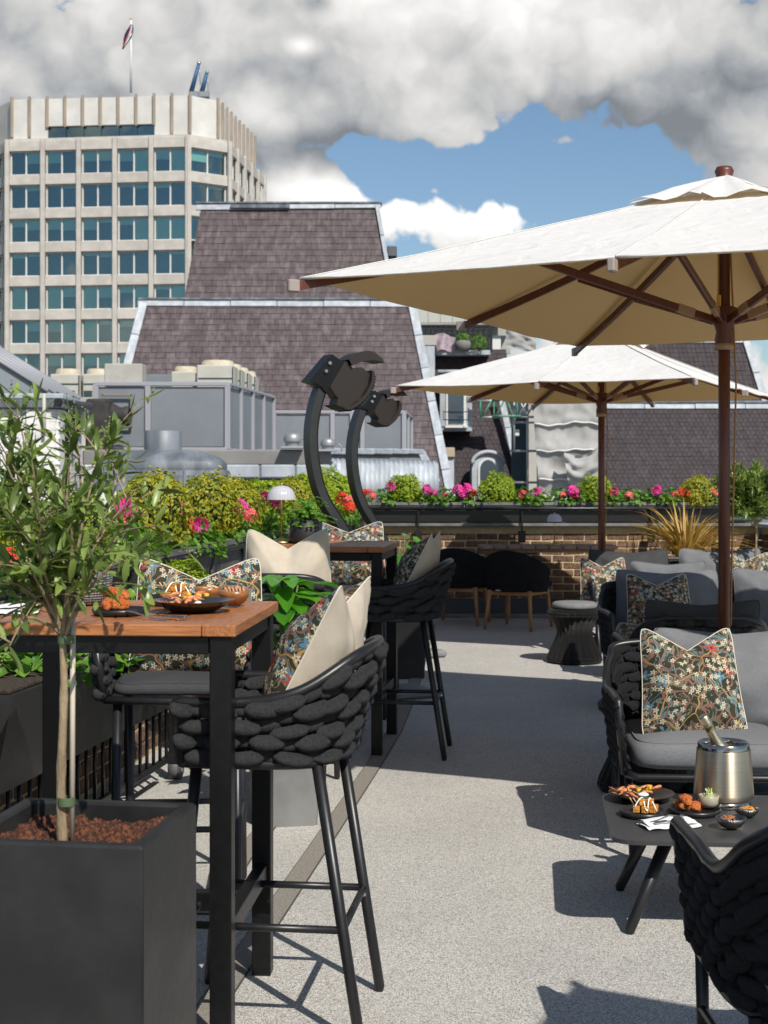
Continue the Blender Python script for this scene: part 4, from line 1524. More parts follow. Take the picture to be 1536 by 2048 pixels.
dv = thing('lead_vent_housing', 'low domed lead vent housing with a round collar', 'vent', P(326, 990, 22))
loft([rrect(1.90, 1.5, .10, 0), rrect(1.90, 1.5, .14, .30), rrect(1.86, 1.46, .14, .36), rrect(1.78, 1.4, .14, .385)], True, False).build('base', M_LEADD, dv)
rg = [rrect(1.80, 1.42, .16, .385), rrect(1.80, 1.42, .16, .47)]
for k in range(1, 7):
    f = k / 6
    rg.append(rrect(1.80 - 1.15 * f ** 1.5, 1.42 - .85 * f ** 1.5, .2, .47 + .20 * (1 - (1 - f) ** 1.6)))
loft(rg).build('dome', M_LEADD, dv)
MB().lathe([(.28, .62), (.28, .95), (.265, .96), (.26, .6)], 24).build('collar', M_LEADD, dv)
for x in (-.2, .42):
    MB().box((x, -.755, .2), (.035, .02, .36), b=.008).build('seam', M_LEADD, dv)
MB().box((.35, -.78, .03), (.12, .06, .09), b=.02).build('drain_cap', M_RAIL, dv)
wsl = MB().box((0, 0, 0), (3.0, .4, .5)).build('white_block_wall', M_WBRICK, None, Matrix.Translation(P(330, 1018, 21.2)))
tag(wsl, 'pale block wall under the lead vent housing', 'wall')

# lead parapets and fluted roof in the centre
lp = thing('lead_clad_parapet', 'long grey parapet with lead apron behind the left planting', 'parapet', (0, 0, 0))
M_FASC = mat('grey_coated_fascia', (.17, .165, .155), .6, c2=(.21, .205, .195), vs=1.2)
xa, xb = P(165, HZ, 28).x, P(662, HZ, 28).x
MB().box(((xa + xb) / 2, 28.1, EYE + (950 - 915) * 28 / FPX), (xb - xa, .25, .30), b=.03).build('fascia', M_FASC, lp)
for i in range(7):
    w = (xb - xa) / 7
    MB().box((xa + w * (i + .5), 27.98 + .02 * (i % 2), EYE + (950 - 943) * 28 / FPX), (w - .015, .12, .26), b=.03).build('lead_sheet', M_LEAD, lp)
for i in range(18):
    w = (xb - xa) / 18
    MB().box((xa + w * (i + .5), 28.1, EYE - (975 - 950) * 28 / FPX), (w - .01, .1, .36), b=.01).build('slate', M_SLATE, lp)
fr = thing('fluted_lead_roof', 'fluted pale lead roof slope running to the slate mansard', 'roof', (0, 0, 0))
for i in range(22):
    t = i / 21
    px = 664 + 205 * t
    Y = 28 + 7 * t
    p = P(px, 948, Y)
    MB().tube([p + V((0, .5, .22)), p + V((0, .2, .12)), p + V((0, 0, -.12)), p + V((0, -.02, -.5))], .10 + .02 * t, 6).build('lead_roll', M_LEAD, fr)
q0, q1 = P(662, 938, 28), P(850, 935, 36)
q2, q3 = P(838, 908, 36.5), P(655, 905, 28.6)
MB().add([q0, q1, q2, q3, q0 + V((0, .3, -.5)), q1 + V((0, .3, -.5)), q2 + V((0, .5, 0)), q3 + V((0, .5, 0))], [(0, 1, 2, 3), (4, 5, 1, 0), (3, 2, 6, 7)]).build('roof_slope', M_FASC, fr)
lead_strip(fr, P(870, 968, 37), P(838, 905, 37), .3, .15, 'end_flashing')
lead_strip(fr, P(655, 903, 28.4), P(840, 903, 36.4), .12, .2, 'ridge_flashing', V((0, 0, 1)))


def cowl(label, px, py, Y, s):
    c = thing('roof_fan', label, 'fan', P(px, py, Y))
    MB().box((0, 0, .02), (.44 * s, .44 * s, .04), b=.005).build('plinth', M_SCRF, c)
    MB().lathe([(.14 * s, .04), (.14 * s, .12 * s), (.18 * s, .14 * s)], 16).build('neck', M_GALV, c)
    MB().lathe([(.17 * s, .13 * s), (.18 * s, .2 * s), (.16 * s, .27 * s), (.1 * s, .31 * s), (0, .32 * s)], 18).build('cowl', M_GALV, c)
    MB().tube([(.17 * s, 0, .2 * s), (.3 * s, 0, .15 * s), (.33 * s, 0, 0)], .012, 5).build('cable', M_GALV, c)


cowl('larger steel roof fan left of the near heater post', 585, 897, 27.9, .95)
cowl('smaller steel roof fan between the heater posts', 656, 903, 27.9, .80)
# ------------------------------------------------------------------ umbrellas
M_SEAM = mat('stitched_seam_canvas', (.66, .65, .62), .9, c2=(.58, .57, .54), vs=60.)
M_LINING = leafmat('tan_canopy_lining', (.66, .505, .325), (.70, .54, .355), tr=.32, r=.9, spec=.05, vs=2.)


def umbrella(label, loc, rz, hx, hy, zr, ztop, group, tilt=0):
    u = thing('parasol', label, 'parasol', loc, rz, group)
    zh = zr - .07
    MB().lathe([(.0, 0), (.30, 0), (.30, .05), (.08, .07), (.05, .10), (.05, .3), (0, .3)], 28).build('base', M_BLACKM, u)
    MB().tube([(0, 0, .1), (0, 0, ztop - .02)], .0275, 16).build('pole', M_POLE, u)
    MB().lathe([(.0, ztop + .085), (.035, ztop + .08), (.045, ztop + .06), (.036, ztop + .035), (.05, ztop + .02), (.05, ztop - .03), (0, ztop - .04)][::-1], 18).build('finial', M_POLE, u)
    hub = MB().lathe([(.028, zh - .13), (.042, zh - .125), (.042, zh - .10), (.046, zh - .09), (.038, zh - .05), (.048, zh - .02), (.06, zh + .02), (.06, zh + .06), (.03, zh + .07)], 18).build('runner_hub', M_POLE, u)
    MB().lathe([(.0285, zh - .135), (.0435, zh - .135), (.0435, zh - .105), (.0285, zh - .105)], 18).build('collar', mat('pale_timber_collar', (.36, .24, .14), .5), hub)
    tips = [V((sx * hx, sy * hy, zr)) for sx, sy in ((-1, -1), (0, -1), (1, -1), (1, 0), (1, 1), (0, 1), (-1, 1), (-1, 0))]
    apex = V((0, 0, ztop))
    n = 12

    def surf(a, b, s, t):
        e = a.lerp(b, t)
        p = apex.lerp(e, s)
        sag = .10 * math.sin(PI * s) * (1 - .2 * abs(t - .5))
        p.z += -.014 * math.sin(PI * s) - .008 * math.sin(PI * t) * s * s - 0 * sag
        p.z += .006 * noise.noise(p * 3.1) + .007 * math.sin(t * 22 + s * 5) * s * (1 - s) + .005 * noise.noise(V((t * 9, s * 3, p.x))) * s
        inset = .010 * math.sin(PI * t) * s * s
        p.x *= 1 - inset
        p.y *= 1 - inset
        return p

    def rim(k, t):
        a, b = tips[k], tips[(k + 1) % 8]
        return a, b
    can = MB()
    for k in range(8):
        a, b = tips[k], tips[(k + 1) % 8]
        can.grid(lambda uu, vv: surf(a, b, .16 + .84 * vv, uu), 8, n)
    co = can.build('canopy', M_CANOPY, u)
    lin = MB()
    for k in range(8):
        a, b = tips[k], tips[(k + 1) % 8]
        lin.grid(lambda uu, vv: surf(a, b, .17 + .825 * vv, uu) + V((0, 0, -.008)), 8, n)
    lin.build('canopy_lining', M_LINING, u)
    for k in range(8):
        sp_ = [surf(tips[k], tips[(k + 1) % 8], .18 + .82 * i / 10, 0.0) + V((0, 0, .002)) for i in range(11)]
        MB().tube(sp_, .007, 5, False, True, .35, (0, 0, 1)).build('seam', M_SEAM, co)
    hem = MB()
    for k in range(8):
        a, b = tips[k], tips[(k + 1) % 8]
        hem.tube([surf(a, b, 1.0, i / 8) for i in range(9)], .005, 4)
    hem.build('hem', M_CANOPY, co)
    vent = MB()
    for k in range(8):
        a, b = tips[k], tips[(k + 1) % 8]

        def vf(uu, vv):
            p = surf(a, b, .02 + .235 * vv, uu)
            p.z += .045 - .018 * vv + .016 * math.sin(uu * 9 + k * 2) * vv + .012 * noise.noise(p * 9)
            return p
        vent.grid(vf, 6, 5)
    vent.build('vent_flap', M_CANOPY, u)
    for k in range(8):
        t = tips[k]
        d = (t - apex)
        outer = t + V((t.x, t.y, 0)).normalized() * .02 + V((0, 0, -.035))
        a = apex + V((0, 0, -.09)) + V((t.x, t.y, 0)).normalized() * .05

        def onrib(f):
            p = a.lerp(outer, f)
            p.z -= .022 * math.sin(PI * f)
            return p
        rib = MB()
        ax = V((t.x, t.y, 0)).normalized()
        sd = V((-ax.y, ax.x, 0))
        pts = [onrib(i / 6) for i in range(7)]
        vs = []
        for p in pts:
            for s2, z2 in ((-.011, -.018), (.011, -.018), (.011, .018), (-.011, .018)):
                vs.append(p + sd * s2 + V((0, 0, z2)))
        fs = [(i * 4 + q, i * 4 + (q + 1) % 4, i * 4 + 4 + (q + 1) % 4, i * 4 + 4 + q) for i in range(6) for q in range(4)] + [(0, 1, 2, 3), (27, 26, 25, 24)]
        ro = rib.add(vs, fs).build('rib', M_POLE, u)
        e = onrib(1.0)
        MB().box(e + ax * .012, (.05, .028, .05), Matrix.Rotation(math.atan2(ax.y, ax.x), 3, 'Z'), b=.005).build('end_cap', M_CAP, ro)
        m_ = onrib(.52)
        h0 = ax * .05 + V((0, 0, zh + .02))
        L = (m_ - h0).length
        zt = (m_ - h0).normalized()
        MB().box((h0 + m_) / 2 + V((0, 0, -.02)), (.022, .034, L), frame(V(), sd, zt.cross(sd), zt).to_3x3(), b=.003).build('strut', M_POLE, u)
        MB().box(h0.lerp(m_, .16) + V((0, 0, -.02)), (.026, .040, .10), frame(V(), sd, zt.cross(sd), zt).to_3x3(), b=.003).build('strut_sleeve', mat('pale_strut_sleeve', (.33, .20, .11), .5) if 'pale_strut_sleeve' not in bpy.data.materials else bpy.data.materials['pale_strut_sleeve'], u)
    cx = V((math.cos(-rz), math.sin(-rz), 0))
    MB().tube([(0.03, -.02, zr + .35), cx * .055 + V((0, 0, zh - .3)), cx * .034 + V((0, 0, 1.0)), cx * .031 + V((0, 0, .75))], .0045, 6).build('pull_cord', M_CORD, u)
    MB().tube([(-.02, -.03, zr + .35), (-.02, -.033, zh + .10)], .004, 6).build('pull_cord', M_CORD, u)
    MB().box((-.015, -.04, zh + .09), (.02, .012, .06), b=.004).build('pulley', M_BRASS, u)
    return u


RZU = math.atan2(-.436, .90)
umbrella('large cream parasol on a mahogany pole nearest the camera', (1.58, 6.85, 0), RZU, 1.29, 1.72, 2.235, 2.80, 'cream parasols')
umbrella('far cream parasol standing close to the rear brick wall', (1.83, 12.42, 0), RZU, 1.17, 1.556, 2.145, 2.66, 'cream parasols')

umbrella('unseen cream parasol added beside the camera for its shade at lower right', (1.96, .02, 0), RZU, 1.29, 1.72, 2.235, 2.80, 'cream parasols')  # out of view; added so its canopy shades the lower right armchair

# ------------------------------------------------------------------ patio heaters
M_HEAT = mat('charcoal_heater_steel', (.020, .021, .022), .42, c2=(.027, .028, .029), vs=8., spec=.5)
M_HEATB = mat('brown_heater_shroud', (.026, .020, .016), .5, .2)


def heater(label, loc, rz, ss, group, hs=1.0, zs=1.0):
    h = thing('patio_heater', label, 'heater', loc, rz, group)
    pr = [(0.02, 0.02), (0, .31), (-.11, .70), (-.33, 1.07), (-.49, 1.30), (-.557, 1.51), (-.572, 1.735), (-.524, 1.955), (-.42, 2.16)]
    sp = spline([V((s * ss, 0, z * zs)) for s, z in pr], 5)

    def sweep(w, d, off):
        mb = MB()
        vs = []
        for i, p in enumerate(sp):
            t = (sp[min(i + 1, len(sp) - 1)] - sp[max(i - 1, 0)]).normalized()
            nn = V((t.z, 0, -t.x))
            c = p + nn * off
            for a, b in ((-1, -1), (1, -1), (1, 1), (-1, 1)):
                vs.append(c + nn * a * w / 2 + V((0, b * d / 2, 0)))
        m = len(sp)
        mb.add(vs, [(i * 4 + q, i * 4 + (q + 1) % 4, i * 4 + 4 + (q + 1) % 4, i * 4 + 4 + q) for i in range(m - 1) for q in range(4)] + [(0, 1, 2, 3), (m * 4 - 1, m * 4 - 2, m * 4 - 3, m * 4 - 4)])
        return mb
    sweep(.05, .09, 0).build('post', M_HEAT, h)
    sweep(.025, .06, .03).build('cable_cover', M_BLACKM, h)
    MB().box((.06, 0, .03), (.42, .34, .06), b=.02).build('base_plate', M_PLANTL, h)
    k = 9.6 / FPX / .90

    def q(px, py):
        return V(((px - 668) * k * hs - .42, 0, 2.16 * zs + ((EYE - (py - HZ) * 9.6 / FPX) - 2.16) * hs))
    hd = V((-.42 * ss + .42 + .03 - (.045 if hs > .9 else -.02), 0, 0))
    body = [q(658, 778), q(683, 733), q(697, 728), (q(712, 744)), q(729, 738), q(747, 752), q(741, 778), q(724, 805), q(697, 826), q(675, 820), q(678, 806)]
    MB().prism([p + hd + V((0, -.055, 0)) for p in body], (0, .11, 0)).build('head', M_HEATB, h)
    br = [q(616, 772), q(664, 714), q(690, 730), q(652, 795), q(636, 778)]
    MB().prism([p + hd + V((0, -.06, 0)) for p in br], (0, .12, 0)).build('bracket', M_BLACKM, h)
    for px, py in ((658, 733), (650, 750)):
        MB().tube([q(px, py) + hd + V((0, -.075, 0)), q(px, py) + hd + V((0, -.055, 0))], .011, 8).build('bolt', M_STEEL, h)
    arc = spline([q(752, 748) + hd, q(750, 775) + hd, q(732, 806) + hd, q(700, 829) + hd, q(674, 822) + hd], 5)
    gm = MB()
    for i in range(len(arc) - 1):
        a, b = arc[i], arc[i + 1]
        gm.add([a + V((0, -.085, 0)), b + V((0, -.085, 0)), b + V((0, .085, 0)), a + V((0, .085, 0)), a * 1 + V((-.02, -.085, .01)), b + V((-.02, -.085, .01)), b + V((-.02, .085, .01)), a + V((-.02, .085, .01))], [(0, 1, 2, 3), (7, 6, 5, 4), (0, 4, 5, 1), (3, 2, 6, 7)])
    go = gm.build('grille_frame', M_HEATB, h)
    for i in range(2, len(arc) - 2):
        MB().box(arc[i] + V((.012, 0, -.004)), (.008, .14, .012)).build('grille_bar', M_BLACKM, go)
    out = spline([q(697, 724), q(717, 709), q(744, 704), q(764, 714), q(775, 727)], 4)
    inn = spline([q(704, 737), q(722, 729), q(742, 724), q(760, 724), q(775, 727.5)], 4)
    vm = MB()
    n = len(out)
    for y0 in (-.13,):
        vs = [p + hd + V((0, s, 0)) for s in (-.08, .08) for p in out] + [p + hd + V((0, s, 0)) for s in (-.08, .08) for p in inn]
        fs = []
        for i in range(n - 1):
            fs += [(i, i + 1, n + i + 1, n + i), (2 * n + i, 3 * n + i, 3 * n + i + 1, 2 * n + i + 1), (i, 2 * n + i, 2 * n + i + 1, i + 1), (n + i, n + i + 1, 3 * n + i + 1, 3 * n + i)]
        vm.add(vs, fs)
    vm.build('visor', M_HEATB, h)
    MB().box(q(703, 733) + hd, (.03, .05, .06)).build('visor_hinge', M_BLACKM, h)


heater('nearer curved charcoal patio heater with angled lamp head', (.03, 9.6, 0), R(30), 1.0, 'curved patio heaters', .93)
heater('farther curved charcoal patio heater nearer the rear wall', (.19, 11.7, 0), R(34), .93, 'curved patio heaters', .72, .955)

# ------------------------------------------------------------------ tables


def plank(parent, c, d, rot=False, m=M_TABLEW, name='plank', b=.003):
    Mx = Matrix.Translation(V(c)) @ (Matrix.Rotation(PI / 2, 4, 'Z') if rot else Matrix.Identity(4))
    dd = (d[1], d[0], d[2]) if rot else d
    return MB().box((0, 0, 0), dd, b=b).build(name, m, parent, Mx)


def bar_table(label, loc, rz, group):
    t = thing('bar_table', label, 'table', loc, rz, group)
    s, zt = .70, 1.08
    fw = .085
    for sx in (-1, 1):
        plank(t, (sx * (s / 2 - fw / 2), 0, zt - .015), (fw, s, .03), True)
    for sy in (-1, 1):
        plank(t, (0, sy * (s / 2 - fw / 2), zt - .015), (s - 2 * fw - .003, fw, .03))
    n = 6
    w = (s - 2 * fw - .006) / n
    for i in range(n):
        plank(t, (-s / 2 + fw + .003 + (i + .5) * w, 0, zt - .0155), (w - .004, s - 2 * fw - .006, .028), True)
    for sx in (-1, 1):
        for sy in (-1, 1):
            MB().box((sx * (s / 2 - .04), sy * (s / 2 - .04), .5245), (.055, .055, 1.049), b=.003).build('leg', M_BLACKM, t)
    for sx in (-1, 1):
        MB().box((sx * (s / 2 - .034), 0, zt - .053), (.03, s - .14, .044), b=.002).build('apron', M_BLACKM, t)
        MB().box((0, sx * (s / 2 - .034), zt - .053), (s - .14, .03, .044), b=.002).build('apron', M_BLACKM, t)
        MB().box((sx * (s / 2 - .04), 0, .30), (.035, s - .135, .05), b=.002).build('stretcher', M_BLACKM, t)
    MB().box((0, 0, .30), (s - .115, .035, .05), b=.002).build('stretcher', M_BLACKM, t)
    return t


T1 = (-.687, 4.009, 0)
T2 = (-.303, 7.972, 0)
bar_table('near bar table with red brown planked top and plates of food', T1, -.080, 'bar tables')
bar_table('far bar table carrying a glass lamp and a black plant pot', T2, -.13, 'bar tables')

# ------------------------------------------------------------------ woven rope seating
M_ROPEL = weave('black_knit_strand', (.014, .014, .015), (.075, .075, .079), 5.0, .9, .95, vs=4., st=(2.2, 1, 1))


def rope_mb():
    mb = MB()
    prof = []
    for i in range(9):
        x = -1 + 2 * i / 8
        prof.append((max(.03, (1 - abs(x) ** 4.2)) ** .55, x))
    mb.lathe(prof, 8, M=Matrix.Rotation(PI / 2, 3, 'Y'))
    mb.v = [(x, y, z - .75 * x * x + .25) for x, y, z in mb.v]
    return mb


ROPE_MESH = rope_mb().mesh('rope_strand', M_ROPEU)
ROPE_V, ROPE_F = rope_mb().v, rope_mb().f


ROPE_LMESH = rope_mb().mesh('rope_strand', M_ROPEL)


def woven(parent, bot, top, nr, pitch, fine, seed=0, th=.019, dark=None):
    q = random.Random(seed)
    n = 12
    B, T = spline(bot, n), spline(top, n)
    # arc-length sampling of the top rail
    acc = [0]
    for i in range(1, len(T)):
        acc.append(acc[-1] + ((T[i] + B[i]) / 2 - (T[i - 1] + B[i - 1]) / 2).length)
    L = acc[-1]

    def at(s):
        x = max(0, min(1, s)) * L
        i = 0
        while i < len(acc) - 2 and acc[i + 1] < x:
            i += 1
        f = (x - acc[i]) / max(1e-6, acc[i + 1] - acc[i])
        return B[i].lerp(B[i + 1], f), T[i].lerp(T[i + 1], f)
    rods, jm = MB(), MB()
    cen = sum((p for p in B), V()) / len(B)
    dsp = L / (nr - 1)
    for i in range(nr):
        s = i / (nr - 1)
        b, t = at(s)
        rods.tube([b, t], .0045, 5, False)
        b0, t0 = at(s - .02)
        b1, t1 = at(s + .02)
        hh = (t - b).length
        rows = max(3, int(hh / pitch + .35))
        for j in range(rows):
            v = (j + .5) / rows
            c = b.lerp(t, v)
            tx = (b1.lerp(t1, v) - b0.lerp(t0, v)).normalized()
            upv = (t - b).normalized()
            nn = tx.cross(upv).normalized()
            if nn.dot(V((c.x - cen.x, c.y - cen.y, 0))) < 0:
                nn = -nn
            upv = nn.cross(tx)
            outw = (i + j) % 2 == 0
            c = c + nn * (th * .62 if outw else -th * .55)
            if i in (0, nr - 1):
                half = dsp * .62
                c += tx * (dsp * .3 if i == 0 else -dsp * .3)
            else:
                half = dsp * (.92 if outw else .86)
            hz = hh / rows * .5 * q.uniform(.98, 1.14)
            Mx = frame(c, tx * half, upv * hz, nn * th * q.uniform(.92, 1.12)) @ Matrix.Rotation(q.uniform(-.14, .14), 4, 'Z')
            if fine:
                link('rope_strand', ROPE_LMESH if dark else ROPE_MESH, parent, Mx)
            else:
                jm.add([Mx @ V(p) for p in ROPE_V], ROPE_F, True)
    rods.build('weave_rods', M_CHAIRM, parent)
    if jm.v:
        jm.build('rope_weave', M_ROPE, parent)
    return B, T


def mirror(pts):
    return pts + [V((-p[0], p[1], p[2])) for p in pts[-2::-1]]


def slab_cushion(w, d, h, m, name, parent, M, seed=0, puff=.03):
    """boxed seat cushion with rounded edges"""
    def f(u, v):
        th = 2 * PI * u
        ph = -PI / 2 + PI * v
        e1, e2 = .28, .5
        cs = lambda a, e: math.copysign(abs(math.cos(a)) ** e, math.cos(a))
        sn = lambda a, e: math.copysign(abs(math.sin(a)) ** e, math.sin(a))
        p = V((w / 2 * cs(ph, e2) * cs(th, e1), d / 2 * cs(ph, e2) * sn(th, e1), h / 2 * sn(ph, .55)))
        p.z += puff * max(0, 1 - (2 * p.x / w) ** 2) * max(0, 1 - (2 * p.y / d) ** 2) * (1 if p.z > 0 else .2)
        p += V((0, 0, .005 * noise.noise(p * 7 + V((seed, 0, 0)))))
        return p
    o = MB().grid(f, 40, 16, wrap=True).build(name, m, parent, M)
    # welt line round the middle
    MB().tube([f(i / 40, .70) * 1.004 for i in range(41)], .004, 5, False).build('piping', m, o)
    return o


def bar_stool(label, loc, rz, fine, seed, group):
    t = thing('bar_stool', label, 'stool', loc, rz, group)
    bot = mirror([V((.235, .19, .715)), V((.24, .02, .715)), V((.215, -.13, .715)), V((.12, -.185, .715)), V((0, -.195, .715))])
    top = mirror([V((.258, .20, .875)), V((.265, .03, .875)), V((.255, -.12, .905)), V((.165, -.25, .985)), V((0, -.285, 1.0))])
    B, T = woven(t, bot, top, 22, .037, fine, seed)
    MB().tube([V((.236, .19, .715))] + T + [V((-.236, .19, .715))], .0145, 10).build('arm_rail', M_CHAIRM, t)
    MB().tube(B + [V((0, .205, .71)), B[0]], .013, 8).build('seat_frame', M_CHAIRM, t)
    slab_cushion(.43, .37, .05, M_DARKC, 'seat_pad', t, Matrix.Translation((0, .01, .745)), seed, .01)
    feet = {}
    for sx in (-1, 1):
        for k, (ya, yb) in enumerate(((.16, .225), (-.155, -.265))):
            a, b = V((sx * .195, ya, .71)), V((sx * .20, yb, .0))
            feet[(sx, k)] = (a, b)
            lg = MB().tube([a, b + V((0, 0, .012)), b], [.0155, .0145, .011], 10).build('leg', M_CHAIRM, t)

    def at(k, z):
        a, b = feet[k]
        return b.lerp(a, z / .71)
    for a, b in (((-1, 0), (1, 0)), ((-1, 1), (1, 1)), ((-1, 0), (-1, 1)), ((1, 0), (1, 1))):
        MB().tube([at(a, .29), at(b, .29)], .0105, 8).build('footrest', M_CHAIRM, t)
    for k in feet:
        MB().tube([at(k, .275) + V((-.018 if k[0] > 0 else .018, 0, 0)), at(k, .275)], .006, 8).build('bolt', M_STEEL, t)
    return t


SG = 'woven bar stools at the bar tables'
bar_stool('woven bar stool on the right of the near bar table', (-.30, 3.98, 0), 1.447, True, 1, SG)
bar_stool('woven bar stool facing the camera behind the near bar table', (-.69, 5.02, 0), PI + .06, True, 2, SG)
bar_stool('woven bar stool with its back to the camera at the far bar table', (-.445, 6.83, 0), -.10, True, 3, SG)
bar_stool('woven bar stool on the right of the far bar table', (.065, 7.72, 0), 1.46, True, 4, SG)
bar_stool('woven bar stool behind the far bar table facing the camera', (-.21, 8.95, 0), PI + .05, False, 5, SG)


def lounge(name, label, cat, loc, rz, w, fine, seed, group, rows=8, seatm=None):
    t = thing(name, label, cat, loc, rz, group)
    h = w / 2
    bot = mirror([V((h - .035, .29, .32)), V((h - .03, .12, .32)), V((h - .03, -.08, .315)), V((h - .08, -.20, .31)), V((h - .18, -.245, .31)), V((0, -.255, .31))])
    top = mirror([V((h, .33, .60)), V((h, .12, .60)), V((h, -.10, .60)), V((h - .03, -.245, .69)), V((h - .12, -.325, .745)), V((0, -.34, .75))])
    Lr_ = .9 + w
    B, T = woven(t, bot, top, int(Lr_ / .052), .040, fine, seed, .013, M_ROPEL)
    MB().tube([V((h - .03, .29, .32))] + T + [V((-h + .03, .29, .32))], .0165, 10).build('arm_rail', M_CHAIRM, t)
    MB().tube(B + [V((-h + .08, .315, .31)), V((h - .08, .315, .31)), B[0]], .0155, 8).build('seat_frame', M_CHAIRM, t)
    ns = 1 if w < .9 else 2
    for i in range(ns):
        cw = (w - .10) / ns
        slab_cushion(cw - .006, .60, .13, seatm or M_GREYC, 'seat_cushion', t, Matrix.Translation((-w / 2 + .05 + (i + .5) * cw, .02, .385)), seed + i, .02)
    for sx in (-1, 1):
        for ya, yb in ((.26, .30), (-.22, -.27)):
            MB().tube([V((sx * (h - .045), ya, .32)), V((sx * (h - .06), yb, .012)), V((sx * (h - .06), yb, 0))], [.0165, .015, .012], 10).build('leg', M_CHAIRM, t)
        MB().tube([V((sx * (h - .05), .28, .16)), V((sx * (h - .05), -.25, .16))], .011, 8).build('side_stretcher', M_CHAIRM, t)
    return t


LG = 'woven rope lounge seats'
lounge('armchair', 'woven black armchair seen from behind at the lower right corner', 'armchair', (1.085, 3.30, 0), .02, .72, True, 11, LG, 9)
lounge('loveseat', 'grey cushioned rope loveseat beside the low table with champagne bucket', 'sofa', (1.575, 5.84, 0), PI - .05, 1.36, True, 12, LG)
lounge('armchair', 'woven black armchair with its back just behind the near parasol pole', 'armchair', (1.57, 7.53, 0), .0, .68, False, 13, LG)
lounge('loveseat', 'grey cushioned loveseat facing the camera in the middle of the lounge row', 'sofa', (2.07, 9.28, 0), PI, 1.38, False, 14, LG)
lounge('armchair', 'woven black armchair seen from behind beside the wicker drum stool', 'armchair', (1.97, 10.52, 0), -.03, .70, False, 15, LG)
lounge('loveseat', 'far rope loveseat set against the rear brick wall', 'sofa', (2.46, 12.0, 0), PI, 1.62, False, 16, LG)


def puff(w, h, t, chop, seed, side, ear=.07, wr=.010, nu=26):
    def f(u, v):
        a, b = 2 * u - 1, 2 * v - 1
        a2 = math.copysign(abs(a) ** .8, a)
        b2 = math.copysign(abs(b) ** .8, b)
        x = w / 2 * a2 * (1 - ear * (1 - b2 * b2)) * (1 - (.07 * b2 if chop else 0))
        y = h / 2 * b2 * (1 - ear * (1 - a2 * a2))
        x *= 1 - .05 * abs(b) ** 7
        y *= 1 - .05 * abs(a) ** 7
        z = t / 2 * (max(0, 1 - a2 * a2) ** .75) * (max(0, 1 - b2 * b2) ** .75)
        up = max(0, (b2 + .25) / 1.25)
        up = up * up * (3 - 2 * up)
        V_ = max(0, 1 - abs(a2) / .93)
        V_ = V_ ** 1.15
        y -= chop * .66 * V_ * up
        z *= 1 - (.35 * math.exp(-(a2 / .20) ** 2) * up if chop else 0)
        if chop:
            y += .004 * abs(a2) ** 4 * up
        fade = 1 - max(abs(a), abs(b)) ** 6
        wn = noise.noise(V((x * 9 + seed * 3.3, y * 9, side))) * wr + noise.noise(V((x * 24 + seed, y * 13, side * 2))) * wr * .45
        # tension folds towards the corners
        wn += wr * .5 * math.sin((abs(a2) - abs(b2)) * 13 + seed) * (abs(a2) * abs(b2))
        return V((x, y, side * (z + wn * fade)))
    return f


def cushion(label, M, w, h, t, front, back, chop, seed, group, ear=.07, pipe=None, bow=0.0, wr=.010):
    c = thing('cushion', label, 'cushion', M=M, group=group)
    n = 26
    for side, m, nm in ((1, front, 'front_cover'), (-1, back, 'back_cover')):
        g = MB().grid(puff(w, h, t, chop, seed, side, ear, wr), n, n)
        if bow:
            g.v = [(x, y, z - bow * (x / (w / 2)) ** 2) for x, y, z in g.v]
        g.build(nm, m, c)
    if pipe:
        f = puff(w, h, 0, chop, seed, 1, ear)
        ed = [f(i / n, 0) for i in range(n)] + [f(1, i / n) for i in range(n)] + [f(1 - i / n, 1) for i in range(n)] + [f(0, 1 - i / n) for i in range(n + 1)]
        MB().tube([V((p.x, p.y, 0)) for p in ed], .0022, 5, False).build('piping', pipe, c)
    return c


SCG = 'flower print scatter cushions'
GCG = 'grey back cushions'


def scatter(label, loc, az, lean, i, w=.44, h=.44, chop=.10, roll=0., t=.25):
    return cushion(label, facing(loc, az, lean) @ Matrix.Rotation(roll, 4, 'Z'), w, h, t, M_FLOR[i % 4], M_LINEN, chop, i + 1, SCG, .04, M_PIPE, wr=.016)


# on the stools
scatter('flower print cushion standing on the stool right of the near bar table', (-.175, 3.965, .965), R(-101), R(27), 0, .45, .46, .11, t=.22)
scatter('flower print cushion on the stool behind the near bar table', (-.645, 5.14, .955), R(2), R(14), 1, .46, .42, .11)
scatter('flower print cushion showing its linen back on the far table near side stool', (-.435, 6.68, 1.0), R(182), R(10), 2, .40, .42, .13)
scatter('flower print cushion leaning in the stool right of the far bar table', (.18, 7.70, .96), R(-99), R(26), 3, .43, .43, .10, t=.22)
scatter('flower print cushion on the stool behind the far bar table', (-.22, 9.06, .96), R(-3), R(12), 0, .46, .42, .10)
# on the loveseats
scatter('flower print cushion with deep notch on the near grey loveseat', (1.205, 5.80, .635), R(4), R(20), 2, .40, .44, .13)
scatter('flower print cushion at the left end of the middle loveseat', (1.72, 9.22, .63), R(6), R(18), 3, .42, .42, .11)
scatter('flower print cushion lying in the armchair behind the parasol pole', (1.38, 7.72, .53), R(-20), R(50), 1, .40, .40, .03)
scatter('flower print cushion at the left end of the far loveseat', P(1208, 1168, 11.92), R(8), R(14), 0, .40, .44, .11)
scatter('flower print cushion at the right end of the far loveseat', P(1492, 1148, 11.95), R(-6), R(14), 1, .42, .36, .10)


def backc(label, loc, az, lean, w, h, m, seed, t=.27, bow=0.0):
    return cushion(label, facing(loc, az, lean), w, h, t, m, m, .025, seed, GCG, .075, m, bow, .022)


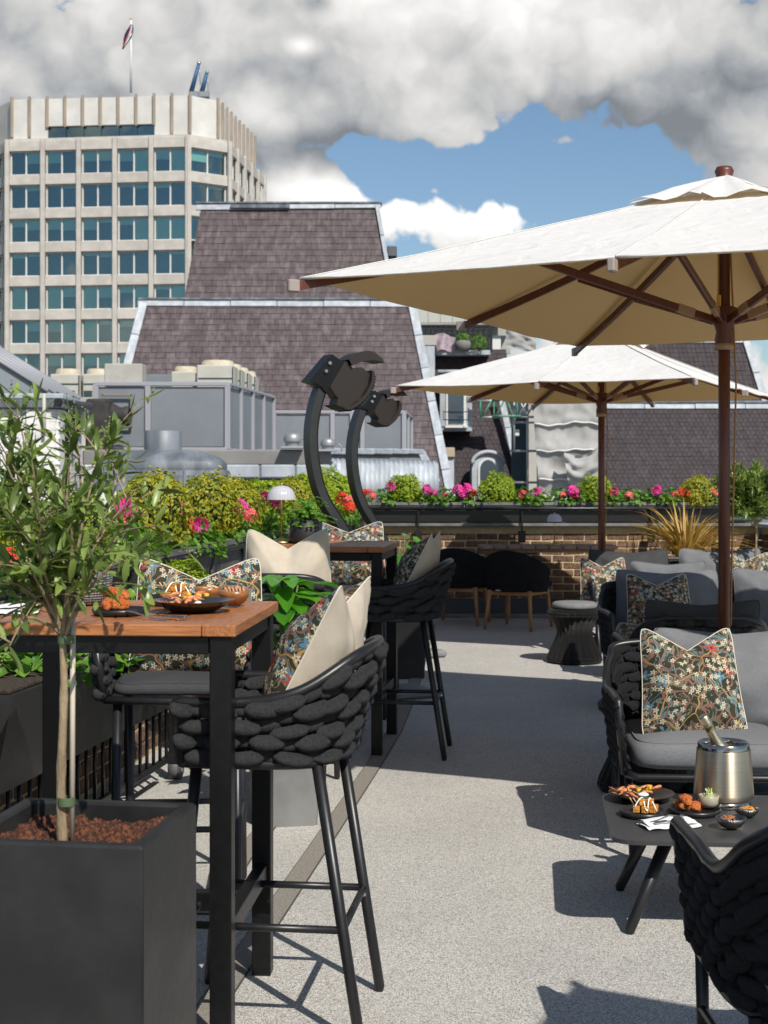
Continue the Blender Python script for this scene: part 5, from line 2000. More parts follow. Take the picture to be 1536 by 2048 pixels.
backc('large grey back cushion behind the notched flower cushion', (1.46, 6.06, .60), R(3), R(16), .76, .46, M_GREYC, 21)
backc('grey back cushion at the right picture edge of near loveseat', (2.0, 6.05, .60), R(3), R(16), .52, .44, M_GREYC, 22)
backc('cushion coloured dark for shade, topping the armchair in front of the middle loveseat', (1.57, 7.31, .625), R(180), R(14), .62, .44, M_DARKC, 23)  # the darker cloth puts this cushion's shade into its colour
backc('grey back cushion on the left half of the middle loveseat', (1.83, 9.50, .61), R(0), R(15), .72, .48, M_GREYC, 24)
backc('grey back cushion on the right half of the middle loveseat', (2.56, 9.48, .615), R(0), R(15), .66, .49, M_GREYC, 25)
backc('grey cushion topping the armchair beside the wicker stool', (1.98, 10.33, .64), R(180), R(14), .58, .44, M_GREYC, 26)
backc('dark grey back cushion left on the far loveseat', (2.02, 12.17, .62), R(0), R(12), .72, .44, M_DARKC, 27)
backc('light grey back cushion right on the far loveseat', (2.78, 12.17, .63), R(0), R(12), .74, .44, M_GREYC, 28)
backc('crumpled charcoal cushion at the lower right picture edge', (1.18, 3.10, .61), R(180), R(12), .62, .42, M_DARKC, 29, .22)

# ------------------------------------------------------------------ low table
ct = thing('coffee_table', 'low dark metal coffee table with rounded corners and tapas', 'table', (1.288, 4.86, 0), -.098)
M_CT = mat('anthracite_table_top', (.040, .040, .041), .45, c2=(.048, .048, .049), vs=10., spec=.45, bump=.02, bs=300.)
loft([rrect(1.10, .70, .07, .306), rrect(1.10, .70, .07, .3185), rrect(1.094, .694, .067, .32)], True, False).build('table_top', M_CT, ct)
for sx in (-1, 1):
    for sy in (-1, 1):
        MB().tube([(sx * .36, sy * .19, .305), (sx * .49, sy * .245, .012), (sx * .49, sy * .245, 0)], [.022, .0175, .014], 12).build('leg', M_CHAIRM, ct)
MB().box((0, 0, .295), (.80, .03, .02)).build('under_rail', M_CHAIRM, ct)

# ------------------------------------------------------------------ wicker drum stools
M_WICK = weave('black_wicker', (.008, .008, .008), (.026, .025, .024), 60., 1.0, .40, (1, 1, 2.2), .5, 30.)


def wicker(label, loc, cush=True):
    w = thing('wicker_drum_stool', label, 'stool', loc, 0, 'black wicker drum stools')
    pf = [(.0, 0), (.200, 0), (.208, .025), (.200, .06), (.178, .11), (.155, .16), (.138, .205), (.132, .235), (.138, .265), (.158, .31), (.180, .345), (.202, .372), (.206, .395), (.198, .412), (.17, .418), (0, .418)]
    MB().lathe(pf, 96, rib=lambda k, i: 1 + (.040 if (k // 2) % 2 else 0) * (1 if 1 < i < 13 else 0) + (.004 if k % 4 == 1 else 0)).build('woven_drum', M_WICK, w)
    for z, r in ((.02, .208), (.04, .204), (.39, .207), (.372, .204)):
        MB().tube([(r * math.cos(a), r * math.sin(a), z) for a in [2 * PI * i / 32 for i in range(33)]], .009, 6, False).build('braid', M_WICK, w)
    if cush:
        MB().lathe([(0, .418), (.165, .42), (.176, .435), (.174, .455), (.155, .468), (.08, .474), (0, .475)], 32).build('seat_pad', mat('pale_grey_pad', (.16, .158, .158), .9, c2=(.19, .188, .186), vs=20.) if 'pale_grey_pad' not in bpy.data.materials else bpy.data.materials['pale_grey_pad'], w)
    return w


wicker('waisted black wicker stool with grey pad in the middle distance', (1.475, 11.42, 0))
wicker('black wicker stool half hidden behind the near loveseat arm', (1.20, 6.80, 0))

# ------------------------------------------------------------------ tub chairs and wall table at the rear
M_TUB = weave('black_tub_cloth', (.008, .008, .009), (.018, .018, .019), 160., .3, .9)


def tub(label, loc, rz):
    t = thing('tub_chair', label, 'chair', loc, rz, 'black tub chairs with teak legs')

    def shell(u, v, off):
        a = -1.15 + 2.3 * u
        th = a * 1.25
        r = .30 + .03 * v + off
        x, y = r * math.sin(th) * 1.02, -r * math.cos(th) * .95
        top = .74 - .17 * abs(a / 1.15) ** 1.7
        return V((x, y + .02, .36 + (top - .36) * v))
    mb = MB().grid(lambda u, v: shell(u, v, 0), 28, 8)
    mb.grid(lambda u, v: shell(u, v, -.035), 28, 8)
    for uu in (0, 1):
        mb.grid(lambda u, v: shell(uu, v, -.035 * u), 1, 8)
    mb.grid(lambda u, v: shell(u, 1, -.035 * v) + V((0, 0, .012 * math.sin(PI * v))), 28, 3)
    mb.grid(lambda u, v: shell(u, 0, -.035 * v), 28, 1)
    mb.build('tub_back', M_TUB, t)
    slab_cushion(.52, .50, .09, M_TUB, 'seat', t, Matrix.Translation((0, .03, .42)), 3, .02)
    for sx in (-1, 1):
        for sy, e in ((-.20, -.25), (.22, .26)):
            MB().tube([(sx * .20, sy, .37), (sx * .235, e, 0)], [.022, .014], 8).build('leg', M_TEAK, t)
        MB().box((sx * .20, .01, .345), (.03, .42, .04), b=.004).build('side_rail', M_TEAK, t)
    for sy in (-.20, .22):
        MB().box((0, sy, .345), (.40, .03, .04), b=.004).build('cross_rail', M_TEAK, t)
    MB().box((-.08, -.285, .375), (.05, .006, .012)).build('maker_tag', M_STEEL, t)
    return t


tub('black tub chair with teak legs nearer the wicker stool', (1.27, 13.95, 0), -.50)
tub('black tub chair with teak legs half hidden by a bar stool', (.74, 14.42, 0), -.28)
wt_ = thing('wall_table', 'slatted timber table fixed along the rear brick wall', 'table', (.945, 14.72, 0))
nsl = 10
for i in range(nsl):
    plank(wt_, (.068 + i * .136, 0, .735), (.128, .42, .035), True, M_SLAT, 'slat', .006)
MB().box((.68, .15, .700), (1.30, .04, .035)).build('bearer', M_SLAT, wt_)
MB().box((.68, -.14, .700), (1.30, .04, .035)).build('bearer', M_SLAT, wt_)
for x in (.10, .30, 1.22):
    MB().box((x, .12, .342), (.05, .05, .684), b=.004).build('leg', M_TEAK, wt_)
# ------------------------------------------------------------------ lamps
def lampshade_material():
    mt, nt, b = newmat('ribbed_opal_glass')
    b.inputs['Base Color'].default_value = (.74, .74, .80, 1)
    b.inputs['Roughness'].default_value = .16
    b.inputs['Coat Weight'].default_value = .5
    t = nt.nodes.new('ShaderNodeBsdfTranslucent')
    t.inputs[0].default_value = (.78, .78, .86, 1)
    mx = nt.nodes.new('ShaderNodeMixShader')
    mx.inputs[0].default_value = .45
    nt.links.new(b.outputs[0], mx.inputs[1])
    nt.links.new(t.outputs[0], mx.inputs[2])
    nt.links.new(mx.outputs[0], nt.nodes['Material Output'].inputs[0])
    return mt


M_SHADE = lampshade_material()


def lamp(label, loc):
    l = thing('table_lamp', label, 'lamp', loc, 0, 'brass table lamps with glass shades')
    MB().lathe([(0, 0), (.062, 0), (.062, .006), (.045, .016), (.014, .024), (.008, .034), (0, .034)], 28).build('base', M_BRASS, l)
    MB().tube([(0, 0, .03), (0, 0, .315)], .0048, 10).build('stem', M_BRASS, l)
    MB().lathe([(.075, .235), (.072, .262), (.060, .288), (.040, .305), (.012, .312)], 72, rib=lambda k, i: 1 + .035 * (1 if k % 3 == 0 else 0)).build('shade', M_SHADE, l)
    MB().ball((0, 0, .318), .009).build('finial', M_BRASS, l)


lamp('brass lamp with white ribbed glass shade on the far bar table', (P(563, 1085, 8.02).x, 8.02, 1.081))
lamp('small brass lamp with white shade on the slatted wall table', (P(1109, 1095, 14.65).x, 14.65, .753))

# ------------------------------------------------------------------ food and tableware
M_BLACKP = mat('black_stoneware', (.012, .012, .013), .35, c2=(.022, .021, .020), vs=50., spec=.5)
M_BROWNP = mat('brown_black_glaze', (.020, .014, .010), .22, c2=(.036, .024, .016), vs=12., spec=.6)
M_CUBE = mat('fried_golden_cube', (.46, .17, .018), .5, c2=(.60, .27, .04), vs=60., bump=.5, bs=120.)
M_CHICK = mat('orange_fried_crumb', (.55, .115, .018), .6, c2=(.66, .20, .04), vs=50., bump=1.0, bs=110.)
M_PRAWN = mat('grilled_prawn', (.60, .12, .03), .4, c2=(.66, .36, .18), vs=40., bump=.3, bs=90.)
M_MAYO = mat('white_sauce', (.80, .78, .71), .3)
M_MANGO = mat('mango_yellow', (.74, .46, .03), .4)
M_HERB = mat('green_herb', (.06, .16, .02), .6)
M_SKEW = mat('pale_skewer_wood', (.60, .42, .22), .7)
M_COCO = mat('coconut_shell', (.34, .13, .035), .35, c2=(.20, .07, .02), vs=25., coat=.4)
M_NUT = mat('almond_skin', (.26, .095, .035), .6, c2=(.36, .16, .07), vs=60.)
M_CRACK = mat('seed_cracker', (.42, .20, .10), .8, c2=(.5, .29, .17), vs=60.)
M_NAP = weave('white_napkin', (.74, .73, .71), (.80, .79, .77), 200., .2, .9)
M_CUP = mat('speckled_celadon', (.30, .27, .19), .4, c2=(.38, .34, .25), vs=30., st=(1, 1, 6))


def plate(label, loc, r, h, m, rimf=1.0, wide=False):
    p = thing('plate', label, 'plate', loc)
    if wide:
        pf = [(0, 0), (r * .55, 0), (r * .97, h), (r, h + .003), (r * .96, h + .002), (r * .60, .010), (0, .008)]
    else:
        pf = [(0, 0), (r * .92, 0), (r, h * .5), (r * .99, h), (r * .93, h * .98), (r * .90, h * .55), (0, h * .5)]
    MB().lathe(pf, 40).build('dish', m, p)
    return p


def cubes(label, loc, s, seed, rz=0):
    """golden fried cubes stacked with a zigzag of white sauce"""
    c = thing('fried_cubes', label, 'food', loc, rz)
    q = random.Random(seed)
    pos = [(-1.15, -.5, 0), (.1, -.75, 0), (1.25, -.35, 0), (-.6, .6, 0), (.7, .7, 0), (1.5, .8, 0), (-.45, -.05, 1), (.75, .1, 1)]
    for x, y, z in pos:
        MB().box((x * s, y * s, s * .5 + z * s * .98), (s * .98, s * .98, s * .96), Matrix.Rotation(q.uniform(-.5, .5), 3, 'Z'), b=s * .07).build('cube', M_CUBE, c)
    MB().tube(spline([(-1.4 * s, -1.0 * s, s * .9), (-.7 * s, -.6 * s, 2.0 * s), (-.2 * s, -.2 * s, 2.04 * s), (.0, -.62 * s, 1.2 * s), (.2 * s, -1.28 * s, .7 * s), (.45 * s, -1.25 * s, .5 * s), (.6 * s, -.6 * s, 1.8 * s), (.8 * s, .1 * s, 2.05 * s), (1.2 * s, -.3 * s, 1.5 * s), (1.6 * s, -.85 * s, .8 * s), (1.75 * s, -.8 * s, .4 * s)], 5), s * .10, 6).build('sauce', M_MAYO, c)
    for x, y in ((-.2, -.2), (.5, .2), (.1, .1)):
        MB().box((x * s, y * s, 2.08 * s), (s * .5, s * .25, s * .06), Matrix.Rotation(x * 9, 3, 'Z')).build('herb', M_HERB, c)
    for k in (0, 1):
        MB().tube([(-2.1 * s + k * .5 * s, -1.1 * s, .05), (-1.5 * s + k * .5 * s, -.2 * s, s * (1.0 + k * .1))], .0022, 5).build('skewer', M_SKEW, c)


def chicken(label, loc, s, seed, n=6):
    c = thing('fried_chicken', label, 'food', loc)
    q = random.Random(seed)
    for i in range(n):
        a = q.uniform(0, 6.28)
        rr = q.uniform(.2, .9) * s
        z = s * .35 + (s * .55 if i >= n - 2 else 0)
        if i >= n - 2:
            rr *= .4
        Mx = Matrix.Rotation(q.uniform(0, 6.28), 3, 'Z') @ Matrix.Rotation(q.uniform(-.3, .3), 3, 'Y')
        MB().ball((rr * math.cos(a) * 1.3, rr * math.sin(a), z), (s * q.uniform(.65, .9), s * .40, s * .36), 22, 14, Mx, .34).build('piece', M_CHICK, c)


def prawns(label, loc, s, seed):
    c = thing('grilled_prawns', label, 'food', loc)
    q = random.Random(seed)
    for i in range(11):
        a = q.uniform(-.6, .6) + (PI if i % 2 else 0)
        o = V((q.uniform(-.7, .7) * s, q.uniform(-.45, .4) * s, .006 + .008 * (i // 3)))
        pts = [o + V((math.cos(a + t * 1.3) * s * .42 * t * 1.5 - .2 * s, math.sin(a + t * 1.3) * s * .42 * t, .006 * math.sin(PI * t))) for t in [k / 7 for k in range(8)]]
        MB().tube(pts, [s * r_ for r_ in (.015, .045, .058, .062, .055, .048, .04, .015)], 8, True, True).build('prawn', M_PRAWN, c)
        for k in range(3):
            MB().tube([pts[0], pts[0] + V((-q.uniform(.1, .35) * s, q.uniform(-.2, .2) * s, .012))], .0009, 4).build('feeler', M_PRAWN, c)
    for i in range(6):
        MB().box((q.uniform(-.2, .4) * s, q.uniform(-.3, .3) * s, .026 + .006 * (i % 2)), (s * .14, s * .12, s * .10), Matrix.Rotation(q.uniform(0, 3), 3, 'Z'), b=.002).build('mango_cube', M_MANGO, c)
    for i in range(9):
        MB().box((q.uniform(-.3, .5) * s, q.uniform(-.3, .3) * s, .030), (s * .10, s * .05, .001), Matrix.Rotation(q.uniform(0, 3), 3, 'Z') @ Matrix.Rotation(.4, 3, 'X')).build('herb', M_HERB, c)
    MB().ball((.1 * s, -.35 * s, .014), (s * .2, s * .12, .008), 10, 6).build('sauce', M_MAYO, c)


def bowl(label, loc, r, h, m):
    b = thing('bowl', label, 'bowl', loc)
    MB().lathe([(0, 0), (r * .35, .001), (r * .66, h * .22), (r * .9, h * .6), (r, h), (r * .965, h), (r * .86, h * .6), (r * .6, h * .26), (0, h * .12)], 36).build('shell', m, b)
    return b


def nuts(label, loc, r, m, seed, n=9):
    c = thing('snack_pile', label, 'food', loc)
    q = random.Random(seed)
    for i in range(n):
        a = q.uniform(0, 6.28)
        rr = q.uniform(0, .6) * r
        Mx = Matrix.Rotation(q.uniform(0, 6.28), 3, 'Z') @ Matrix.Rotation(q.uniform(-.5, .5), 3, 'Y')
        MB().ball((rr * math.cos(a), rr * math.sin(a), q.uniform(0, .35) * r), (r * .42, r * .20, r * .09), 10, 6, Mx).build('piece', m, c)


def cutlery(kind, label, a, b, w=.010):
    a, b = V(a), V(b)
    c = thing(kind, label, kind, a)
    d = b - a
    t = d.normalized()
    s = V((-t.y, t.x, 0)).normalized()
    if kind == 'fork':
        MB().tube(spline([d * 1.0, d * .7 + V((0, 0, .004)), d * .42 + V((0, 0, .014)), d * .30 + V((0, 0, .010))], 5), [.0045] * 5 + [.004] * 5 + [.0028] * 6, 8, flat=.5).build('handle', M_STEEL, c)
        MB().box(d * .24 + V((0, 0, .007)), (.024, .020, .002), frame(V(), t, s, V((0, 0, 1))).to_3x3(), b=.0008).build('neck', M_STEEL, c)
        for k in (-1.5, -.5, .5, 1.5):
            MB().tube([d * .20 + s * k * .0055 + V((0, 0, .006)), d * .08 + s * k * .0058 + V((0, 0, .003)), s * k * .0058 + V((0, 0, .009))], .0014, 5).build('tine', M_STEEL, c)
    else:
        MB().box(d * .78 + V((0, 0, .005)), (d.length * .42, .013, .006), frame(V(), t, s, V((0, 0, 1))).to_3x3(), b=.002).build('handle', M_STEEL, c)
        MB().box(d * .30 + V((0, 0, .005)), (d.length * .58, .017, .0018), frame(V(), t, s, V((0, 0, 1))).to_3x3(), b=.0006).build('blade', M_STEEL, c)


ZT = 1.0815


def on1(px, py):
    return G(px, py, ZT)


p = on1(386, 1222)
plate('wide dark plate of prawns at the near bar table corner', p, .112, .028, M_BROWNP, wide=True)
prawns('grilled prawns with mango on the wide bar table plate', p + V((0, -.005, .012)), .095, 4)
p = on1(352, 1208)
plate('deep grey plate of cubes on the near bar table', p, .080, .026, M_BLACKP)
cubes('stack of golden cubes with white sauce on the bar table', p + V((.0, 0, .014)), .0225, 3, .2)
p = on1(240, 1228)
plate('round black board under chicken behind the olive foliage', p, .074, .016, M_BLACKP)
chicken('orange fried chicken on the bar table board', p + V((-.01, 0, .012)), .048, 6, 7)
p = on1(416, 1203)
bowl('cracked coconut bowl of mixed nuts at the table back', p, .040, .042, M_COCO)
nuts('pale mixed nuts heaped in the rear coconut bowl', p + V((0, 0, .030)), .036, M_SKEW, 8, 12)
p = on1(469, 1212)
bowl('cracked coconut bowl of round crackers near the table edge', p, .044, .044, M_COCO)
cr = thing('crackers', 'brown round crackers standing in the front coconut bowl', 'food', p + V((0, 0, .03)))
for i in range(6):
    MB().lathe([(0, -.0025), (.017, -.0025), (.0175, 0), (.017, .0025), (0, .0025)], 16, (-.018 + i * .009, .004 * (i % 2), .010), M=Matrix.Rotation(.9 + .1 * i, 3, 'Y')).build('cracker', M_CRACK, cr)
cutlery('fork', 'steel fork lying at the front of the near bar table', on1(210, 1229), on1(338, 1241))
cutlery('knife', 'steel knife lying beside the fork on the bar table', on1(300, 1234), on1(373, 1239))
# small grey basket behind the foliage
bk_ = thing('table_basket', 'grey meshed basket on the bar table behind the olive leaves', 'basket', on1(160, 1206))
MB().lathe([(.0, 0), (.085, 0), (.095, .085), (.090, .085), (.082, .004)], 28).build('basket', weave('grey_mesh', (.08, .08, .08), (.30, .30, .29), 45., .8, .8), bk_)


def napkin(label, loc, w, d, rz, layers=3):
    n = thing('napkin', label, 'napkin', loc, rz)
    for k in range(layers):
        def f(u, v, k=k):
            x = (u - .5) * w * (1 - .06 * k)
            y = (v - .5) * d * (1 - .10 * k) + .010 * k
            fold = .006 * (1 - (2 * v - 1) ** 2)
            return V((x, y, .003 + k * .006 + fold + .003 * math.sin(u * 7 + k * 2) + .004 * noise.noise(V((u * 5, v * 5, k)))))
        MB().grid(f, 14, 8).build('fold', M_NAP, n)
    return n


napkin('folded white napkin at the left edge of the near bar table', on1(20, 1226), .16, .10, .1)
ZC = .3215


def onc(px, py):
    return G(px, py, ZC)


p = onc(1283, 1600)
plate('wide dark plate of prawns on the coffee table', p, .114, .024, M_BROWNP, wide=True)
prawns('grilled prawns and mango on the coffee table plate', p + V((-.01, 0, .012)), .10, 14)
p = onc(1286, 1631)
plate('small dark plate of golden cubes on the coffee table', p, .078, .020, M_BLACKP)
cubes('golden cubes with white drizzle on the coffee table', p + V((.005, 0, .012)), .0225, 9, -.2)
p = onc(1390, 1626)
plate('round black board with chicken and dip on the coffee table', p, .086, .018, M_BLACKP)
chicken('orange fried chicken pieces beside the small dip cup', p + V((-.025, .0, .012)), .040, 16, 7)
cp = thing('dip_cup', 'small stoneware cup of green slaw on the board', 'cup', p + V((.050, .018, .018)))
MB().lathe([(0, 0), (.025, 0), (.031, .012), (.034, .038), (.032, .039), (.029, .014), (0, .010)], 30).build('cup', M_CUP, cp)
for i in range(12):
    a = i * 2.4
    MB().tube([(.02 * math.cos(a), .02 * math.sin(a), .030), (.012 * math.cos(a + 2), .018 * math.sin(a + 2), .038 + .010 * (i % 3))], .0022, 5).build('slaw_strip', mat('pale_slaw', (.44, .52, .20), .6) if 'pale_slaw' not in bpy.data.materials else bpy.data.materials['pale_slaw'], cp)
M_DSTEEL = mat('hammered_dark_steel', (.20, .195, .185), .32, 1.0, bump=.3, bs=90.)
p = onc(1462, 1657)
bowl('hammered dark steel bowl of almonds on the coffee table', p, .048, .036, M_DSTEEL)
nuts('brown almonds in the hammered steel bowl', p + V((-.004, -.004, .026)), .040, M_NUT, 18, 10)
p = onc(1494, 1634)
bowl('second steel bowl with fritters behind the almonds', p, .040, .030, M_DSTEEL)
nuts('golden fritters in the second steel bowl', p + V((0, 0, .026)), .036, M_CUBE, 19, 8)
pn = onc(1338, 1652)
napkin('folded white napkin with cutlery on the coffee table', pn, .185, .095, .28)
cutlery('fork', 'steel fork resting on the white coffee table napkin', pn + V((.055, .045, .018)), pn + V((-.065, -.018, .016)))
cutlery('knife', 'steel knife resting on the white coffee table napkin', pn + V((.050, .018, .016)), pn + V((-.055, -.038, .014)))
# champagne bucket and bottle
_b = M_BUCKET.node_tree.nodes['Principled BSDF']
_tg = M_BUCKET.node_tree.nodes.new('ShaderNodeTangent')
_tg.direction_type = 'RADIAL'
_tg.axis = 'Z'
M_BUCKET.node_tree.links.new(_tg.outputs[0], _b.inputs['Tangent'])
_b.inputs['Anisotropic'].default_value = .85
_b.inputs['Anisotropic Rotation'].default_value = .25
pb_ = onc(1447, 1608)
bu = thing('ice_bucket', 'brushed champagne steel ice bucket on the coffee table', 'bucket', pb_)
MB().lathe([(.094, .022), (.102, .03), (.1015, .045), (.096, .12), (.0915, .185), (.090, .192)], 64).build('body', M_BUCKET, bu)
MB().lathe([(0, 0), (.092, 0), (.093, .004), (.093, .021), (.085, .022)], 48).build('foot_ring', M_CHROME, bu)
MB().lathe([(.088, .190), (.087, .212), (.0845, .214), (.079, .212), (.0785, .195)], 64).build('rim', M_CHROME, bu)
MB().lathe([(.0787, .196), (.078, .05), (0, .04)], 48).build('inner_wall', mat('shaded_inner_steel', (.16, .13, .10), .55, .6), bu)  # shade and brown reflection of the inside are put into this colour
bot = thing('champagne_bottle', 'gold foiled bottle neck leaning out of the ice bucket', 'bottle', M=Matrix.Translation(pb_ + V((.018, .0, .135))) @ Matrix.Rotation(-.50, 4, 'Y') @ Matrix.Rotation(.10, 4, 'X'))
MB().lathe([(0, -.02), (.040, 0), (.041, .02), (.034, .05), (.024, .075)], 28).build('shoulder', M_BOTTLE, bot)
MB().lathe([(.0345, .050), (.026, .072), (.0195, .10), (.0165, .135), (.0155, .148), (.0175, .150), (.0185, .165), (.018, .172), (.0165, .176), (.0170, .190), (.012, .197), (0, .198)], 28).build('foil', M_FOIL, bot)

# ------------------------------------------------------------------ potted plants
pp = thing('pot_plant', 'small leafy plant in a black pot on the far bar table', 'plant', (P(612, 1085, 8.0).x, 8.0, 1.081))
MB().lathe([(0, 0), (.078, 0), (.088, .02), (.090, .125), (.083, .126), (.080, .10), (0, .10)], 32).build('pot', M_PLANTER, pp)
mb = MB()
q = random.Random(44)
for i in range(46):
    a = q.uniform(0, 6.28)
    L = q.uniform(.07, .19)
    e = V((math.cos(a) * L, math.sin(a) * L * .8, .11 + q.uniform(-.02, .13) * (1.2 - L * 3)))
    pts = spline([(0, 0, .10), (e.x * .4, e.y * .4, e.z + .03), e], 5)
    mb.tube(pts, .0014, 4, False)
    for k in range(2, len(pts)):
        for s in (-1, 1):
            d = (pts[k] - pts[k - 1]).normalized()
            sd = d.cross(V((0, 0, 1))).normalized() * s
            c = pts[k]
            l, w = .022, .012
            mb.val = q.random() * .98 + .01
            mb.add([c, c + sd * l * .5 + d * w * .6, c + sd * l + V((0, 0, -.004)), c + sd * l * .5 - d * w * .6], [(0, 1, 2, 3)])
mb.build('foliage', M_GERAN, pp)
# broad leaved plant in pale planter
bp = thing('broad_leaf_plant', 'bright broad leaved plant in a pale planter behind the near stools', 'plant', (-.42, 6.20, 0), .2)
loft([rrect(.25, .25, .02, 0), rrect(.30, .30, .02, .55)], True, False).build('planter', M_PLANTL, bp)
MB().box((0, 0, .53), (.27, .27, .06)).build('soil', soil_m, bp)


def broad_leaf(L, w):
    mb = MB()

    def f(u, v):
        s = 2 * u - 1
        ww = w * (math.sin(PI * min(1, v * .98 + .02)) ** .7) * (1 - .25 * v)
        return V((s * ww / 2, v * L, -.35 * L * v * v + .10 * w * abs(s) + .006 * math.sin(v * 11) * abs(s)))
    return mb.grid(f, 4, 10)


BL = broad_leaf(.19, .105).mesh('leaf', M_BROAD)
q = random.Random(21)
for i in range(40):
    a = q.uniform(0, 6.28)
    z = q.uniform(.62, 1.03)
    rr = q.uniform(.02, .07)
    base = V((math.cos(a) * rr, math.sin(a) * rr, z))
    MB().tube([(0, 0, .55), (base.x * .5, base.y * .5, z * .85), base], .004, 5).build('stem', M_STEM, bp)
    link('leaf', BL, bp, Matrix.Translation(base) @ Matrix.Rotation(a - PI / 2 + q.uniform(-.4, .4), 4, 'Z') @ Matrix.Rotation(q.uniform(-.2, .5), 4, 'X') @ Matrix.Scale(q.uniform(.7, 1.15), 4))
bp2 = thing('broad_leaf_plant', 'small broad leaved plant behind the far bar table', 'plant', (P(808, 1100, 10.6).x, 10.6, 0), .2)
loft([rrect(.25, .25, .02, 0), rrect(.30, .30, .02, .50)], True, False).build('planter', M_PLANTER, bp2)
for i in range(22):
    a = q.uniform(0, 6.28)
    z = q.uniform(.6, 1.02)
    rr = q.uniform(.02, .10)
    base = V((math.cos(a) * rr, math.sin(a) * rr, z))
    MB().tube([(0, 0, .5), base], .004, 5).build('stem', M_STEM, bp2)
    link('leaf', BL, bp2, Matrix.Translation(base) @ Matrix.Rotation(a - PI / 2, 4, 'Z') @ Matrix.Rotation(q.uniform(-.2, .5), 4, 'X') @ Matrix.Scale(q.uniform(.5, .8), 4))

# golden flax
fx = thing('flax_plant', 'spiky golden flax in a dark pot behind the far loveseat', 'plant', (P(1372, 1100, 14.6).x, 14.6, 0))
loft([rrect(.34, .34, .03, 0), rrect(.42, .42, .03, .62)], True, False).build('planter', M_PLANTER, fx)
q = random.Random(8)


def blade(L, w, bend, seed):
    def f(u, v):
        s = 2 * u - 1
        ww = w * (1 - v ** 2.2) * (.7 + .3 * min(1, v * 5))
        return V((s * ww / 2, bend * L * v ** 2.2, L * v * (1 - .30 * bend * v * v) + .25 * abs(s) * ww))
    return MB().grid(f, 2, 9)


BM = [blade(.62, .030, b_, 1).mesh('blade', M_FLAX) for b_ in (.12, .35, .65, .95)]
for i in range(180):
    a = q.uniform(0, 6.28)
    k = q.choice((0, 1, 1, 2, 2, 3))
    link('blade', BM[k], fx, Matrix.Translation((math.cos(a) * q.uniform(0, .10), math.sin(a) * q.uniform(0, .10), .60)) @ Matrix.Rotation(a - PI / 2, 4, 'Z') @ Matrix.Rotation(-q.uniform(.05, .75), 4, 'X') @ Matrix.Scale(q.uniform(.65, 1.2), 4))


# ------------------------------------------------------------------ olive trees
def olive_leaf_mesh(L, w, curl, m=M_OLIVE):
    def f(u, v):
        s = 2 * u - 1
        ww = w * math.sin(PI * (.03 + .94 * v)) ** .8
        return V((s * ww / 2, L * v, curl * L * (v - .3) ** 2 + .18 * abs(s) * ww))
    return MB().grid(f, 2, 6).mesh('leaf', m)


OL = [olive_leaf_mesh(.060, .0155, c) for c in (.25, -.3, .6, 0)]


